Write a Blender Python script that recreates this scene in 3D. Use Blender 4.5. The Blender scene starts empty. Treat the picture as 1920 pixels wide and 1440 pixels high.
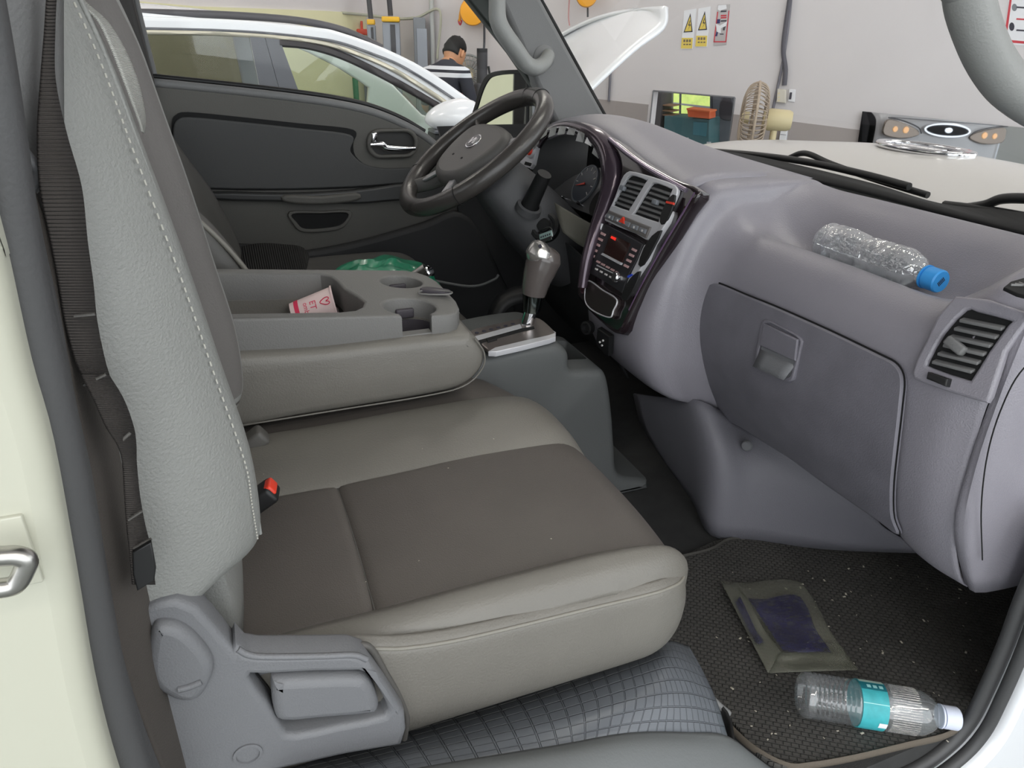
import bpy, bmesh, math, random
from mathutils import Vector as V, Matrix
random.seed(7)
scn = bpy.context.scene
COL = scn.collection

# ------------------------------------------------------------------ camera
F = 1340.0
CAM = V((0, 0, 1.55))
yaw, pit, rol = math.radians(22), math.radians(25.7), math.radians(1.3)
fw = V((math.sin(yaw)*math.cos(pit), math.cos(yaw)*math.cos(pit), -math.sin(pit)))
r0 = V((math.cos(yaw), -math.sin(yaw), 0)); u0 = r0.cross(fw)
rt = r0*math.cos(rol)+u0*math.sin(rol); up = rt.cross(fw)
cd = bpy.data.cameras.new('camera'); cam = bpy.data.objects.new('camera', cd); COL.objects.link(cam)
cd.sensor_width = 36; cd.lens = 36*F/1920; cd.clip_start = .02
Mc = Matrix((rt, up, -fw)).transposed().to_4x4(); Mc.translation = CAM
cam.matrix_world = Mc
scn.camera = cam

# ------------------------------------------------------------------ light
w = bpy.data.worlds.new('world'); scn.world = w; w.use_nodes = True
w.node_tree.nodes['Background'].inputs[0].default_value = (.93, .97, 1, 1)
w.node_tree.nodes['Background'].inputs[1].default_value = 2.3
scn.view_settings.view_transform = 'Standard'; scn.view_settings.look = 'None'
scn.view_settings.exposure = 0.24; scn.view_settings.gamma = 1
scn.view_settings.use_curve_mapping = False

# ------------------------------------------------------------------ helpers
def ray(px, py): return fw+rt*((px-960)/F)-up*((py-720)/F)
def P(px, py, **k):
    d = ray(px, py); a, v = list(k.items())[0]
    t = v if a == 'D' else (v-CAM['XYZ'.index(a)])/d['XYZ'.index(a)]
    return CAM+d*t
class Fr:
    """a flat frame in the scene: origin, two in-plane axes; uv() finds where a sight line meets it"""
    def __init__(s, o, ex, ey):
        s.o = V(o); s.ex = V(ex).normalized(); s.n = s.ex.cross(V(ey)).normalized(); s.ey = s.n.cross(s.ex)
        s.M = Matrix((s.ex, s.ey, s.n)).transposed().to_4x4(); s.M.translation = s.o
    def hit(s, px, py):
        d = ray(px, py); return CAM+d*((s.o-CAM).dot(s.n)/d.dot(s.n))
    def uv(s, px, py):
        q = s.hit(px, py)-s.o; return (q.dot(s.ex), q.dot(s.ey))
    def uvs(s, pts): return [s.uv(*p) for p in pts]
    def at(s, u, v, h=0): return s.o+s.ex*u+s.ey*v+s.n*h
    def MT(s, u, v, h=0): return Matrix.Translation(s.at(u, v, h)) @ s.M.to_3x3().to_4x4()

def cat(pts, n, closed=False):
    pts = [V(p) for p in pts]; L = len(pts); out = []
    if n <= 1 or L < 2: return pts
    for i in range(L if closed else L-1):
        if closed: a, b, c, d = pts[i-1], pts[i], pts[(i+1) % L], pts[(i+2) % L]
        else: a, b, c, d = pts[max(i-1, 0)], pts[i], pts[i+1], pts[min(i+2, L-1)]
        if not closed and i == 0: a = b*2-c
        if not closed and i == L-2: d = c*2-b
        for k in range(n):
            t = k/n
            out.append(.5*((2*b)+(c-a)*t+(2*a-5*b+4*c-d)*t*t+(3*b-a-3*c+d)*t**3))
    if not closed: out.append(pts[-1])
    return out
def cat2(pts, n, closed=True): return [(p[0], p[1]) for p in cat([(p[0], p[1], 0) for p in pts], n, closed)]

def link(o, par):
    COL.objects.link(o)
    if par is not None:
        o.parent = par; o.matrix_parent_inverse = par.matrix_world.inverted()
    return o
def obj(name, verts, faces, mat, par=None, smooth=35, uvs=None):
    me = bpy.data.meshes.new(name); me.from_pydata([tuple(v) for v in verts], [], faces)
    if uvs:
        l = me.uv_layers.new(name='uv')
        for lp in me.loops: l.data[lp.index].uv = uvs[lp.vertex_index]
    return fin(name, me, mat, par, smooth)
def fin(name, me, mat, par, smooth=35):
    if smooth:
        me.polygons.foreach_set('use_smooth', [True]*len(me.polygons))
        me.set_sharp_from_angle(angle=math.radians(smooth))
    me.materials.append(mat); me.update()
    return link(bpy.data.objects.new(name, me), par)
def bmo(name, bm, mat, par=None, smooth=35):
    bmesh.ops.recalc_face_normals(bm, faces=bm.faces)
    me = bpy.data.meshes.new(name); bm.to_mesh(me); bm.free(); return fin(name, me, mat, par, smooth)

def grid(name, rows, mat, par=None, n=4, m=4, thick=0, smooth=50, closed=False):
    R = [cat(r, n, closed) for r in rows]
    cols = [cat([r[i] for r in R], m) for i in range(len(R[0]))]
    nu, nv = len(cols), len(cols[0]); vs = []; uv = []
    for i in range(nu):
        for j in range(nv): vs.append(cols[i][j]); uv.append((i/max(nu-1, 1), j/max(nv-1, 1)))
    fs = []
    for i in range(nu if closed else nu-1):
        for j in range(nv-1):
            a = i*nv+j; b = ((i+1) % nu)*nv+j; fs.append((a, b, b+1, a+1))
    o = obj(name, vs, fs, mat, par, smooth, uv)
    if thick:
        md = o.modifiers.new('thick', 'SOLIDIFY'); md.thickness = thick; md.offset = 0
    return o
def tube_geo(pts, r, seg=10, sm=6, closed=False, flat=1.0, upv=None):
    pp = cat(pts, sm, closed); L = len(pp); rr = r if isinstance(r, (list, tuple)) else None
    vs = []; fs = []; prev = None
    for i, p in enumerate(pp):
        t = ((pp[(i+1) % L]-pp[i-1]) if closed else (pp[min(i+1, L-1)]-pp[max(i-1, 0)])).normalized()
        if prev is None:
            a = V(upv) if upv else (V((0, 0, 1)) if abs(t.z) < .9 else V((1, 0, 0)))
        else: a = prev
        a = (a-t*a.dot(t)).normalized(); prev = a; b = t.cross(a)
        if rr:
            f = i/max(sm, 1); k = int(min(f, len(rr)-1)); g = min(f-k, 1); rad = rr[k]*(1-g)+rr[min(k+1, len(rr)-1)]*g
        else: rad = r
        for s in range(seg):
            an = 2*math.pi*s/seg; vs.append(p+a*math.cos(an)*rad+b*math.sin(an)*rad*flat)
    for i in range(L if closed else L-1):
        for s in range(seg):
            j = (i+1) % L; fs.append((i*seg+s, j*seg+s, j*seg+(s+1) % seg, i*seg+(s+1) % seg))
    if not closed:
        fs.append(tuple(range(seg))[::-1]); fs.append(tuple((L-1)*seg+s for s in range(seg)))
    return vs, fs
def tube(name, pts, r, mat, par=None, **k):
    v, f = tube_geo(pts, r, **k); return obj(name, v, f, mat, par, 60)
def ribbon(name, pts, wid, mat, par=None, sm=6, thick=.0015):
    """flat band; pts centre line, wid list of half-width vectors"""
    A = cat([V(p)-V(q) for p, q in zip(pts, wid)], sm); B = cat([V(p)+V(q) for p, q in zip(pts, wid)], sm)
    return grid(name, [A, B], mat, par, 1, 1, thick)
def lathe(name, prof, M, mat, par=None, seg=32, smooth=40):
    vs = []; fs = []
    for (r, h) in prof:
        for s in range(seg):
            a = 2*math.pi*s/seg; vs.append(M @ V((r*math.cos(a), r*math.sin(a), h)))
    for i in range(len(prof)-1):
        for s in range(seg):
            a = i*seg+s; b = i*seg+(s+1) % seg; fs.append((a, b, b+seg, a+seg))
    if prof[0][0] > 1e-4: fs.append(tuple(range(seg))[::-1])
    if prof[-1][0] > 1e-4: fs.append(tuple((len(prof)-1)*seg+s for s in range(seg)))
    return obj(name, vs, fs, mat, par, smooth)
def axisM(a, b):
    a = V(a); b = V(b); z = (b-a).normalized(); x = z.orthogonal().normalized()
    M = Matrix((x, z.cross(x), z)).transposed().to_4x4(); M.translation = a; return M
def curve_mesh(cu, bev, ext):
    o = bpy.data.objects.new('tmp', cu); COL.objects.link(o)
    dg = bpy.context.evaluated_depsgraph_get(); me = bpy.data.meshes.new_from_object(o.evaluated_get(dg))
    bpy.data.objects.remove(o); bpy.data.curves.remove(cu); return me
def plate(name, outer, M, t, mat, par=None, holes=(), bev=0, z0=0, smooth=35):
    cu = bpy.data.curves.new('c', 'CURVE'); cu.dimensions = '2D'; cu.fill_mode = 'BOTH'
    cu.extrude = max(t/2-bev, 1e-5); cu.bevel_depth = bev; cu.bevel_resolution = 2 if bev else 0; cu.offset = -bev
    for lp in [outer]+list(holes):
        sp = cu.splines.new('POLY'); sp.points.add(len(lp)-1); sp.use_cyclic_u = True
        for q, p in zip(sp.points, lp): q.co = (p[0], p[1], 0, 1)
    me = curve_mesh(cu, bev, t)
    for v in me.vertices: v.co = M @ (v.co+V((0, 0, z0+t/2)))
    me.materials.clear()
    return fin(name, me, mat, par, smooth)
def pane(name, outer, M, mat_, par=None, h=0):
    return obj(name, [M @ V((p[0], p[1], h)) for p in outer], [tuple(range(len(outer)))], mat_, par, 0)
def text(name, s, M, size, mat, par=None, h=.0006, shear=0, sx=1):
    cu = bpy.data.curves.new('t', 'FONT'); cu.body = s; cu.size = size; cu.extrude = h/2; cu.align_x = 'CENTER'; cu.align_y = 'CENTER'; cu.shear = shear
    me = curve_mesh(cu, 0, h)
    for v in me.vertices: v.co = M @ V((v.co.x*sx, v.co.y, v.co.z+h/2))
    me.materials.clear(); return fin(name, me, mat, par, 0)
def rrect(w, h, r, n=5, cx=0, cy=0):
    out = []
    for sx, sy, a0 in ((1, 1, 0), (-1, 1, 90), (-1, -1, 180), (1, -1, 270)):
        for k in range(n+1):
            a = math.radians(a0+90*k/n); out.append((cx+sx*(w/2-r)+r*math.cos(a), cy+sy*(h/2-r)+r*math.sin(a)))
    return out
def circ(r, n=28, cx=0, cy=0, ry=None): return [(cx+r*math.cos(2*math.pi*k/n), cy+(ry or r)*math.sin(2*math.pi*k/n)) for k in range(n)]
def box(name, size, M, mat, par=None, bev=0, seg=3):
    bm = bmesh.new(); bmesh.ops.create_cube(bm, size=1)
    for v in bm.verts: v.co = V((v.co.x*size[0], v.co.y*size[1], v.co.z*size[2]))
    if bev: bmesh.ops.bevel(bm, geom=list(bm.edges), offset=bev, segments=seg, profile=.5, affect='EDGES')
    bm.transform(M); return bmo(name, bm, mat, par)
def boxes(name, lst, mat, par=None, bev=0):
    bm = bmesh.new()
    for size, M in lst:
        b = bmesh.new(); bmesh.ops.create_cube(b, size=1)
        for v in b.verts: v.co = V((v.co.x*size[0], v.co.y*size[1], v.co.z*size[2]))
        if bev: bmesh.ops.bevel(b, geom=list(b.edges), offset=bev, segments=2, profile=.5, affect='EDGES')
        b.transform(M); me = bpy.data.meshes.new('x'); b.to_mesh(me); b.free(); bm.from_mesh(me); bpy.data.meshes.remove(me)
    return bmo(name, bm, mat, par)
def T(x, y, z): return Matrix.Translation((x, y, z))
def Rz(d): return Matrix.Rotation(math.radians(d), 4, 'Z')
def Rx(d): return Matrix.Rotation(math.radians(d), 4, 'X')
def Ry(d): return Matrix.Rotation(math.radians(d), 4, 'Y')
def cut(o, cutters):
    for c in cutters:
        md = o.modifiers.new('b', 'BOOLEAN'); md.operation = 'DIFFERENCE'; md.object = c; md.solver = 'EXACT'
    dg = bpy.context.evaluated_depsgraph_get(); me = bpy.data.meshes.new_from_object(o.evaluated_get(dg))
    o.modifiers.clear(); o.data = me
    me.polygons.foreach_set('use_smooth', [True]*len(me.polygons)); me.set_sharp_from_angle(angle=math.radians(35))
    while len(me.materials) > 1: me.materials.pop()
    me.polygons.foreach_set('material_index', [0]*len(me.polygons))
    for c in cutters: bpy.data.objects.remove(c)
    return o
def tag(o, label, cat_, group=None, kind=None):
    o['label'] = label; o['category'] = cat_
    if group: o['group'] = group
    if kind: o['kind'] = kind
    return o
def st(o, label=None, cat_=None):
    o['kind'] = 'structure'
    if label: o['label'] = label
    if cat_: o['category'] = cat_
    return o
def thing(name, loc, label, cat_, group=None):
    o = bpy.data.objects.new(name, None); o.empty_display_size = .05; COL.objects.link(o); o.matrix_world = Matrix.Translation(V(loc))
    return tag(o, label, cat_, group)

# ------------------------------------------------------------------ materials
def s2l(c): return tuple((x/255/12.92 if x/255 <= .04045 else ((x/255+.055)/1.055)**2.4) for x in c)
MATS = {}
def mat(name, rgb, rough=.5, metal=0, bump=0, bs=300, var=0, vs=8, coat=0, spec=.5, emit=0, aniso=None, detail=2):
    m = bpy.data.materials.new(name); m.use_nodes = True; nt = m.node_tree; N = nt.nodes; L = nt.links; b = N['Principled BSDF']
    c = s2l(rgb)+(1,)
    b.inputs['Base Color'].default_value = c; b.inputs['Roughness'].default_value = rough; b.inputs['Metallic'].default_value = metal
    b.inputs['Specular IOR Level'].default_value = spec; b.inputs['Coat Weight'].default_value = coat; b.inputs['Coat Roughness'].default_value = .05
    if emit: b.inputs['Emission Color'].default_value = c; b.inputs['Emission Strength'].default_value = emit
    if bump or var: tc = N.new('ShaderNodeTexCoord')
    if bump:
        nz = N.new('ShaderNodeTexNoise'); nz.inputs['Scale'].default_value = bs; nz.inputs['Detail'].default_value = detail
        L.new(tc.outputs['Object'], nz.inputs['Vector'])
        bp = N.new('ShaderNodeBump'); bp.inputs['Strength'].default_value = bump; bp.inputs['Distance'].default_value = .002
        L.new(nz.outputs['Fac'], bp.inputs['Height']); L.new(bp.outputs[0], b.inputs['Normal'])
    if var:
        n2 = N.new('ShaderNodeTexNoise'); n2.inputs['Scale'].default_value = vs; n2.inputs['Detail'].default_value = 6
        L.new(tc.outputs['Object'], n2.inputs['Vector'])
        mr = N.new('ShaderNodeMapRange'); mr.inputs[1].default_value = .3; mr.inputs[2].default_value = .7; mr.inputs[3].default_value = 1-var; mr.inputs[4].default_value = 1+var
        L.new(n2.outputs['Fac'], mr.inputs[0])
        mx = N.new('ShaderNodeVectorMath'); mx.operation = 'SCALE'; mx.inputs[0].default_value = c[:3]; L.new(mr.outputs[0], mx.inputs['Scale'])
        L.new(mx.outputs[0], b.inputs['Base Color'])
    MATS[name] = m; return m
def wavy(m, scale, strength, axis='UV', dist=.002, direction='X', prof='SIN'):
    """add ribs from a wave texture in uv (or object) space"""
    nt = m.node_tree; N = nt.nodes; L = nt.links; b = N['Principled BSDF']
    tc = N.new('ShaderNodeTexCoord'); wv = N.new('ShaderNodeTexWave'); wv.bands_direction = direction; wv.inputs['Scale'].default_value = scale; wv.wave_profile = prof
    L.new(tc.outputs['UV' if axis == 'UV' else 'Object'], wv.inputs['Vector'])
    bp = N.new('ShaderNodeBump'); bp.inputs['Strength'].default_value = strength; bp.inputs['Distance'].default_value = dist
    L.new(wv.outputs['Fac'], bp.inputs['Height'])
    if b.inputs['Normal'].links:
        L.new(b.inputs['Normal'].links[0].from_socket, bp.inputs['Normal'])
    L.new(bp.outputs[0], b.inputs['Normal']); return m
def glass(name, tint=(1, 1, 1), refl=.06, rough=0.0, density=1.0, ior=1.45, haze=0, wr=0):
    m = bpy.data.materials.new(name); m.use_nodes = True; nt = m.node_tree; N = nt.nodes; L = nt.links; N.remove(N['Principled BSDF'])
    tr = N.new('ShaderNodeBsdfTransparent'); tr.inputs[0].default_value = tint+(1,)
    gl = N.new('ShaderNodeBsdfGlossy'); gl.inputs['Roughness'].default_value = rough
    lw = N.new('ShaderNodeLayerWeight'); lw.inputs[0].default_value = .5
    pw = N.new('ShaderNodeMath'); pw.operation = 'POWER'; pw.inputs[1].default_value = 4; L.new(lw.outputs['Facing'], pw.inputs[0])
    mu = N.new('ShaderNodeMath'); mu.operation = 'MULTIPLY_ADD'; mu.inputs[1].default_value = .6*density; mu.inputs[2].default_value = refl; mu.use_clamp = True
    L.new(pw.outputs[0], mu.inputs[0])
    mx = N.new('ShaderNodeMixShader'); L.new(mu.outputs[0], mx.inputs[0]); L.new(tr.outputs[0], mx.inputs[1]); L.new(gl.outputs[0], mx.inputs[2])
    out = mx.outputs[0]
    if haze:
        df = N.new('ShaderNodeBsdfDiffuse'); df.inputs[0].default_value = (.9, .92, .95, 1); m2 = N.new('ShaderNodeMixShader'); m2.inputs[0].default_value = haze
        L.new(out, m2.inputs[1]); L.new(df.outputs[0], m2.inputs[2]); out = m2.outputs[0]
    if wr:
        tcw = N.new('ShaderNodeTexCoord'); nz = N.new('ShaderNodeTexNoise'); nz.inputs['Scale'].default_value = 45; nz.inputs['Detail'].default_value = 3; L.new(tcw.outputs['Object'], nz.inputs['Vector'])
        bpw = N.new('ShaderNodeBump'); bpw.inputs['Strength'].default_value = wr; bpw.inputs['Distance'].default_value = .01; L.new(nz.outputs['Fac'], bpw.inputs['Height']); L.new(bpw.outputs[0], gl.inputs['Normal'])
    L.new(out, N['Material Output'].inputs[0]); MATS[name] = m; return m

leather = mat('leather_grey', (110, 107, 101), .42, bump=.3, bs=420, var=.05, vs=12)
leather_p = mat('leather_perforated', (86, 81, 77), .5, bump=.3, bs=700, var=.06, vs=14)
leather_l = mat('leather_side', (134, 135, 132), .5, bump=.45, bs=420, var=.05)
leather_d = mat('leather_dark', (84, 82, 79), .5, bump=.2, bs=420)
stitch = mat('stitch_thread', (176, 174, 166), .7)
piping = mat('piping_vinyl', (128, 125, 117), .45, bump=.2, bs=400)
dashm = mat('dash_plastic', (136, 133, 141), .36, bump=.3, bs=520, var=.03, spec=.7)
dashd = mat('dash_plastic_lower', (108, 107, 114), .6, bump=.3, bs=520, var=.04)
lidm = mat('glovebox_plastic', (114, 112, 120), .5, bump=.3, bs=520, var=.09, vs=18)
plast = mat('grey_plastic', (110, 111, 114), .5, bump=.25, bs=520, var=.03)
plast2 = mat('grey_trim', (112, 112, 112), .55, bump=.25, bs=500)
consl = mat('console_plastic', (112, 111, 109), .55, bump=.3, bs=520)
consd = mat('floor_console_plastic', (84, 86, 86), .6, bump=.25, bs=520)
doorm = mat('door_trim_dark', (84, 82, 78), .6, bump=.25, bs=450)
doorf = mat('door_fabric', (74, 74, 74), .85, bump=.3, bs=800)
black = mat('black_plastic', (24, 24, 25), .5)
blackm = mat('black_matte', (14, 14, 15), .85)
rubber = mat('rubber_seal', (70, 70, 71), .5, bump=.12, bs=350)
carpet = mat('carpet_dark', (52, 52, 52), .95, bump=.6, bs=900, var=.15, vs=30)
carpet_b = mat('pillar_carpet', (68, 63, 59), .9, bump=.3, bs=700, var=.08, vs=10)
gloss = mat('piano_black', (34, 26, 30), .12, coat=.6)
smoke = mat('smoked_metal', (74, 66, 66), .3, metal=.6)
silver = mat('silver_paint', (206, 206, 210), .34, metal=.25)
chrome = mat('chrome', (225, 225, 228), .1, metal=1)
steel = mat('steel_worn', (178, 176, 172), .28, metal=1, var=.1, vs=60)
white = mat('white_paint', (186, 186, 171), .3, coat=.5, spec=.4)
whitec = mat('white_car_paint', (244, 246, 250), .25, coat=.6)
redm = mat('red_plastic', (225, 62, 40), .4)
wallw = mat('wall_white', (210, 205, 206), .85, var=.035, vs=1.4, bump=.05, bs=40)
wallg = mat('wall_grey_band', (160, 152, 150), .7, var=.05, vs=3)
cream = mat('wall_cream', (226, 222, 182), .8, var=.02)
concr = mat('concrete_floor', (122, 126, 124), .5, var=.12, vs=2)
print_b = mat('print_blue', (44, 44, 96), .7, var=.3, vs=60)
paper = mat('paper_white', (228, 228, 232), .7)
ink = mat('ink_dark', (50, 48, 60), .7)
inkr = mat('ink_red', (196, 60, 70), .7)
inkw = mat('ink_white', (214, 210, 208), .6)
yellow = mat('yellow_print', (226, 200, 92), .7)
orange = mat('orange_paint', (240, 165, 30), .5)
glass_w = glass('window_glass', (.97, .985, .98), .025)
glass_s = glass('car_glass_tinted', (.50, .51, .52), .06)
glass_g = glass('car_glass_green', (.78, .86, .78), .06)

# ------------------------------------------------------------------ garage shell
A = math.radians(39); nW = V((math.cos(A), math.sin(A), 0))
WF = Fr(P(1400, 200, D=5.3), nW.cross(V((0, 0, 1))).normalized(), (0, 0, 1))     # front wall, faces the truck
if WF.n.dot(nW) > 0: WF = Fr(WF.o, -WF.ex, (0, 0, 1))
zc = WF.o.z
corner = WF.uv(673, 25)[0]
s_ = 1 if WF.uv(1800, 60)[0] > corner else -1
win = WF.uvs([(1225, 170), (1378, 183), (1363, 300), (1212, 290)])
o = plate('wall_front', [(corner, -zc), (corner+s_*9, -zc), (corner+s_*9, 4.6-zc), (corner, 4.6-zc)], WF.M, .12, wallw, holes=[win], z0=-.12); st(o, 'white painted garage wall ahead of the truck', 'wall')
# grey wainscot band, two pieces either side of the inner window
def band(pts): return WF.uvs(pts)
bl, br, wl, wr = WF.uv(1000, 172), WF.uv(2300, 330), WF.uv(1216, 196), WF.uv(1376, 214)
for k, (a, b) in enumerate(((bl, wl), (wr, br))):
    o = plate('trim_%d' % (k+1), [(a[0], -zc), (b[0], -zc), b, a], WF.M, .012, wallg); st(o)
co = WF.at(corner, -zc)
LW = Fr(co, nW, (0, 0, 1))
o = plate('wall_left', [(-12, 0), (0.2, 0), (0.2, 4.6), (-12, 4.6)], LW.M, .12, wallw, z0=-.06); st(o, 'white garage wall beyond the parked car', 'wall')
sgn = 1 if (CAM-LW.o).dot(LW.n) > 0 else -1
o = plate('trim_3', [(-12, 0), (-.02, 0), LW.uv(673, 25), LW.uv(590, 20), LW.uv(355, 12), (-12, 1.95)], LW.M, .02, cream, z0=.06 if sgn > 0 else -.08); st(o, 'cream panelling along the lower garage wall', 'panelling')
cx = co.x
o = plate('floor_garage', [(-9, -9), (9, -9), (9, 14), (-9, 14)], Matrix.Identity(4), .1, concr, z0=-.1); st(o, 'painted concrete garage floor', 'floor')
o = plate('ceiling', [(-9, -3.2), (9, -3.2), (9, 14), (-9, 14)], T(0, 0, 4.6), .1, wallw); st(o, 'white garage ceiling', 'ceiling')
lampm = mat('added_lamp_glow', (255, 250, 240), .5, emit=18)
k = 0
for lx, ly in ((-2.4, -2.4), (-.5, -2.4), (1.4, -2.4), (3.3, -2.4), (-1.5, 1.2), (2.2, 1.6), (-1.5, 4.6), (2.0, 5.2), (-4.5, 3), (-1, 7.6)):  # lamps added out of view to light the cab and garage
    t_ = thing('added_ceiling_lamp', (lx, ly, 4.52), 'unseen white ceiling lamp added to light the garage bay', 'lamp', 'added garage ceiling lamps')
    box('housing', (1.5, .34, .06), T(lx, ly, 4.56), white, t_, .01)
    box('diffuser', (1.42, .26, .03), T(lx, ly, 4.52), lampm, t_, .008)
# the little room behind the inner window
def wroom(name, u0, u1, v0, v1, d0, d1, m_, par=None):
    c = WF.at((u0+u1)/2, (v0+v1)/2, -(d0+d1)/2); M = WF.M.copy(); M.translation = c
    return box(name, (abs(u1-u0), abs(v1-v0), abs(d1-d0)), M, m_, par, .004)
(a0, b0), (a1, b1), (a2, b2), (a3, b3) = win
wlo = min(a0, a3)-.25; whi = max(a1, a2)+.25
o = pane('window_1', win, WF.M, glass_w, None, -.06); st(o, 'clear glass of the inner window in the white wall', 'window')
fm = mat('window_frame_grey', (120, 120, 124), .5)
for i in range(4):
    q0, q1 = win[i], win[(i+1) % 4]
    tube('window_frame', [WF.at(*q0, .002), WF.at(*q1, .002)], .006, fm, o, seg=6, sm=1)
teal = mat('teal_paint', (72, 112, 116), .6); greyc = mat('cabinet_grey', (120, 124, 130), .6); dkg = mat('dark_grey', (70, 70, 74), .7)
tree = mat('foliage_glow', (190, 208, 120), .8, var=.5, vs=14, emit=.9)  # leaves emit a glow that stands in for daylight outside
box_ = wroom('wall_back', wlo-.9, whi+.9, -1.1, .9, 1.5, 1.56, mat('back_room', (128, 126, 128), .8)); st(box_)
def deep(name, pts, d, t, m_, par=None, **k):
    f = Fr(WF.o-WF.n*d, WF.ex, WF.ey); return plate(name, f.uvs(pts), f.M, t, m_, par, z0=-t, **k)
o = deep('foliage_outside', [(1263, 168), (1331, 172), (1330, 215), (1262, 212)], 1.40, .04, tree); tag(o, 'green foliage with daylight put in as its own glow, in the opening beyond the inner window', 'foliage', kind='stuff')
t_ = thing('window_rail', WF.at(0, 0, -1.3), 'white rail crossing the green opening beyond the inner window', 'rail'); deep('bar', [(1262, 192), (1331, 200), (1331, 204), (1262, 195)], 1.3, .02, paper, t_); deep('post', [(1274, 168), (1277, 168), (1276, 214), (1273, 214)], 1.3, .02, greyc, t_)
t_ = thing('teal_cabinet', WF.at(0, -.6, -.7), 'teal metal tool cabinet behind the inner window', 'cabinet'); deep('body', [(1246, 218), (1330, 224), (1328, 330), (1240, 330)], .7, .35, teal, t_, bev=.004); deep('drawer', [(1300, 228), (1326, 230), (1324, 256), (1299, 253)], .695, .02, mat('teal_light', (70, 128, 140), .6), t_, bev=.002)
for x, y in ((1283, 258), (1325, 266)): deep('label_card', [(x, y), (x+8, y), (x+8, y+9), (x, y+9)], .69, .004, paper, t_)
t_ = thing('orange_crate', WF.at(0, -.4, -.6), 'orange plastic crate on top of the teal cabinet', 'crate'); deep('tub', [(1288, 205), (1330, 210), (1330, 223), (1290, 219)], .62, .2, mat('orange_crate', (224, 106, 60), .6), t_, bev=.004); deep('rim', [(1287, 203), (1331, 208), (1331, 211), (1287, 206)], .61, .22, mat('orange_rim', (236, 126, 76), .6), t_, bev=.002)
t_ = thing('grey_locker', WF.at(.3, -.6, -1), 'tall grey locker right of the green opening behind the inner window', 'locker'); deep('body', [(1331, 168), (1400, 176), (1400, 330), (1330, 330)], 1.05, .3, greyc, t_, bev=.004); deep('door_gap', [(1334, 172), (1336, 172), (1335, 300), (1333, 300)], 1.045, .004, dkg, t_)
o = deep('dark_jacket', cat2([(1352, 184), (1372, 184), (1373, 222), (1360, 226), (1348, 218)], 3), .9, .06, dkg, bev=.01); tag(o, 'dark jacket hanging on the grey locker', 'jacket')
t_ = thing('shelf_rack', WF.at(-.3, -.6, -.8), 'dark shelf rack left of the teal cabinet', 'shelf'); deep('post', [(1215, 168), (1240, 170), (1236, 300), (1212, 300)], .75, .3, mat('rack_dark', (92, 88, 88), .7), t_, bev=.004)
for y in (196, 206, 214): deep('board', [(1240, y), (1262, y+2), (1262, y+4), (1240, y+2)], .8, .2, mat('board_tan%d' % y, (176, 140, 110), .7), t_)
# wall mirror reflecting the truck's own front
mirm = mat('mirror_silver', (205, 208, 214), .02, metal=1)
mq = WF.uvs([(1618, 208), (2060, 253), (2050, 345), (1605, 300)])
cxm = sum(q[0] for q in mq)/4; cym = sum(q[1] for q in mq)/4
MM = WF.M @ T(cxm, cym, .04) @ Rx(-2.6)
wm = thing('wall_mirror', WF.at(cxm, cym), 'wide frameless wall mirror reflecting the truck front', 'mirror')
plate('mirror_glass', [(q[0]-cxm, q[1]-cym) for q in mq], MM, .006, mirm, wm)
plate('backing', [((q[0]-cxm)*.98, (q[1]-cym)*.96) for q in mq], MM, .02, dkg, wm, z0=-.021)

# ------------------------------------------------------------------ cab shell
def PP(lst, **k): return [P(x, y, **k) for x, y in lst]
o = plate('floor', [(-.45, .42), (1.32, .42), (1.32, 2.0), (-.45, 2.0)], Matrix.Identity(4), .06, carpet, z0=.612); st(o, 'dark carpeted cab floor', 'floor')
YZm = Matrix(((0, 0, 1, -.42), (1, 0, 0, 0), (0, 1, 0, 0), (0, 0, 0, 1)))
rwin = rrect(1.28, .44, .06, 4, 1.2, 1.66)
o = plate('wall_back_cab', [(.40, .6), (2.02, .6), (2.02, 1.98), (.40, 1.98)], YZm, .05, doorm, holes=[rwin[::-1]]); st(o, 'dark rear wall of the truck cab', 'wall')
o = pane('window_4', rwin, YZm, glass_w, None, .025); st(o, 'rear window of the truck cab', 'window')
o = plate('ceiling_cab', [(-.45, .40), (.52, .40), (.52, 2.02), (-.45, 2.02)], T(0, 0, 1.98), .04, plast2, bev=.01); st(o, 'grey headliner of the truck cab', 'ceiling')
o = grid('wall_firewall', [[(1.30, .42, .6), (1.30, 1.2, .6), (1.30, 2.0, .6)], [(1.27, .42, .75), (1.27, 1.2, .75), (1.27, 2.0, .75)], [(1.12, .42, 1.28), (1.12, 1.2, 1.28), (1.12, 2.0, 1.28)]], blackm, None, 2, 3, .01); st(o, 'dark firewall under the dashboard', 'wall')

# near B pillar: white painted outer, rubber door seal, carpeted inner trim
XZ = lambda y: Matrix(((1, 0, 0, 0), (0, 0, -1, y), (0, 1, 0, 0), (0, 0, 0, 1)))   # local (x,z) plane at y, normal -Y
edge = [(p.x, p.z) for p in PP([(-30, 380), (0, 500), (45, 700), (90, 860), (135, 1100), (170, 1300), (205, 1440), (245, 1560)], Y=.385)]
o = plate('trim_4', cat2([(edge[0][0]+.005, 1.75)]+edge, 4, False)+[(-.75, edge[-1][1]), (-.75, 1.75)], XZ(.385), .06, white, bev=.012, z0=-.06, smooth=50); st(o, 'cream white painted door pillar beside the seat', 'door pillar')
def mk(pts, ys): return [P(x, y, Y=Y) for (x, y), Y in zip(pts, ys)]
s1 = PP([(-90, -160), (-50, 30), (-20, 200), (15, 420), (52, 600), (90, 760), (122, 900), (158, 1090), (190, 1250), (232, 1400), (280, 1530)], Y=.415)
o = st(tube('door_seal', s1, .0135, rubber, None, flat=.8), 'dark rubber door seal along the white pillar', 'door seal')
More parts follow.
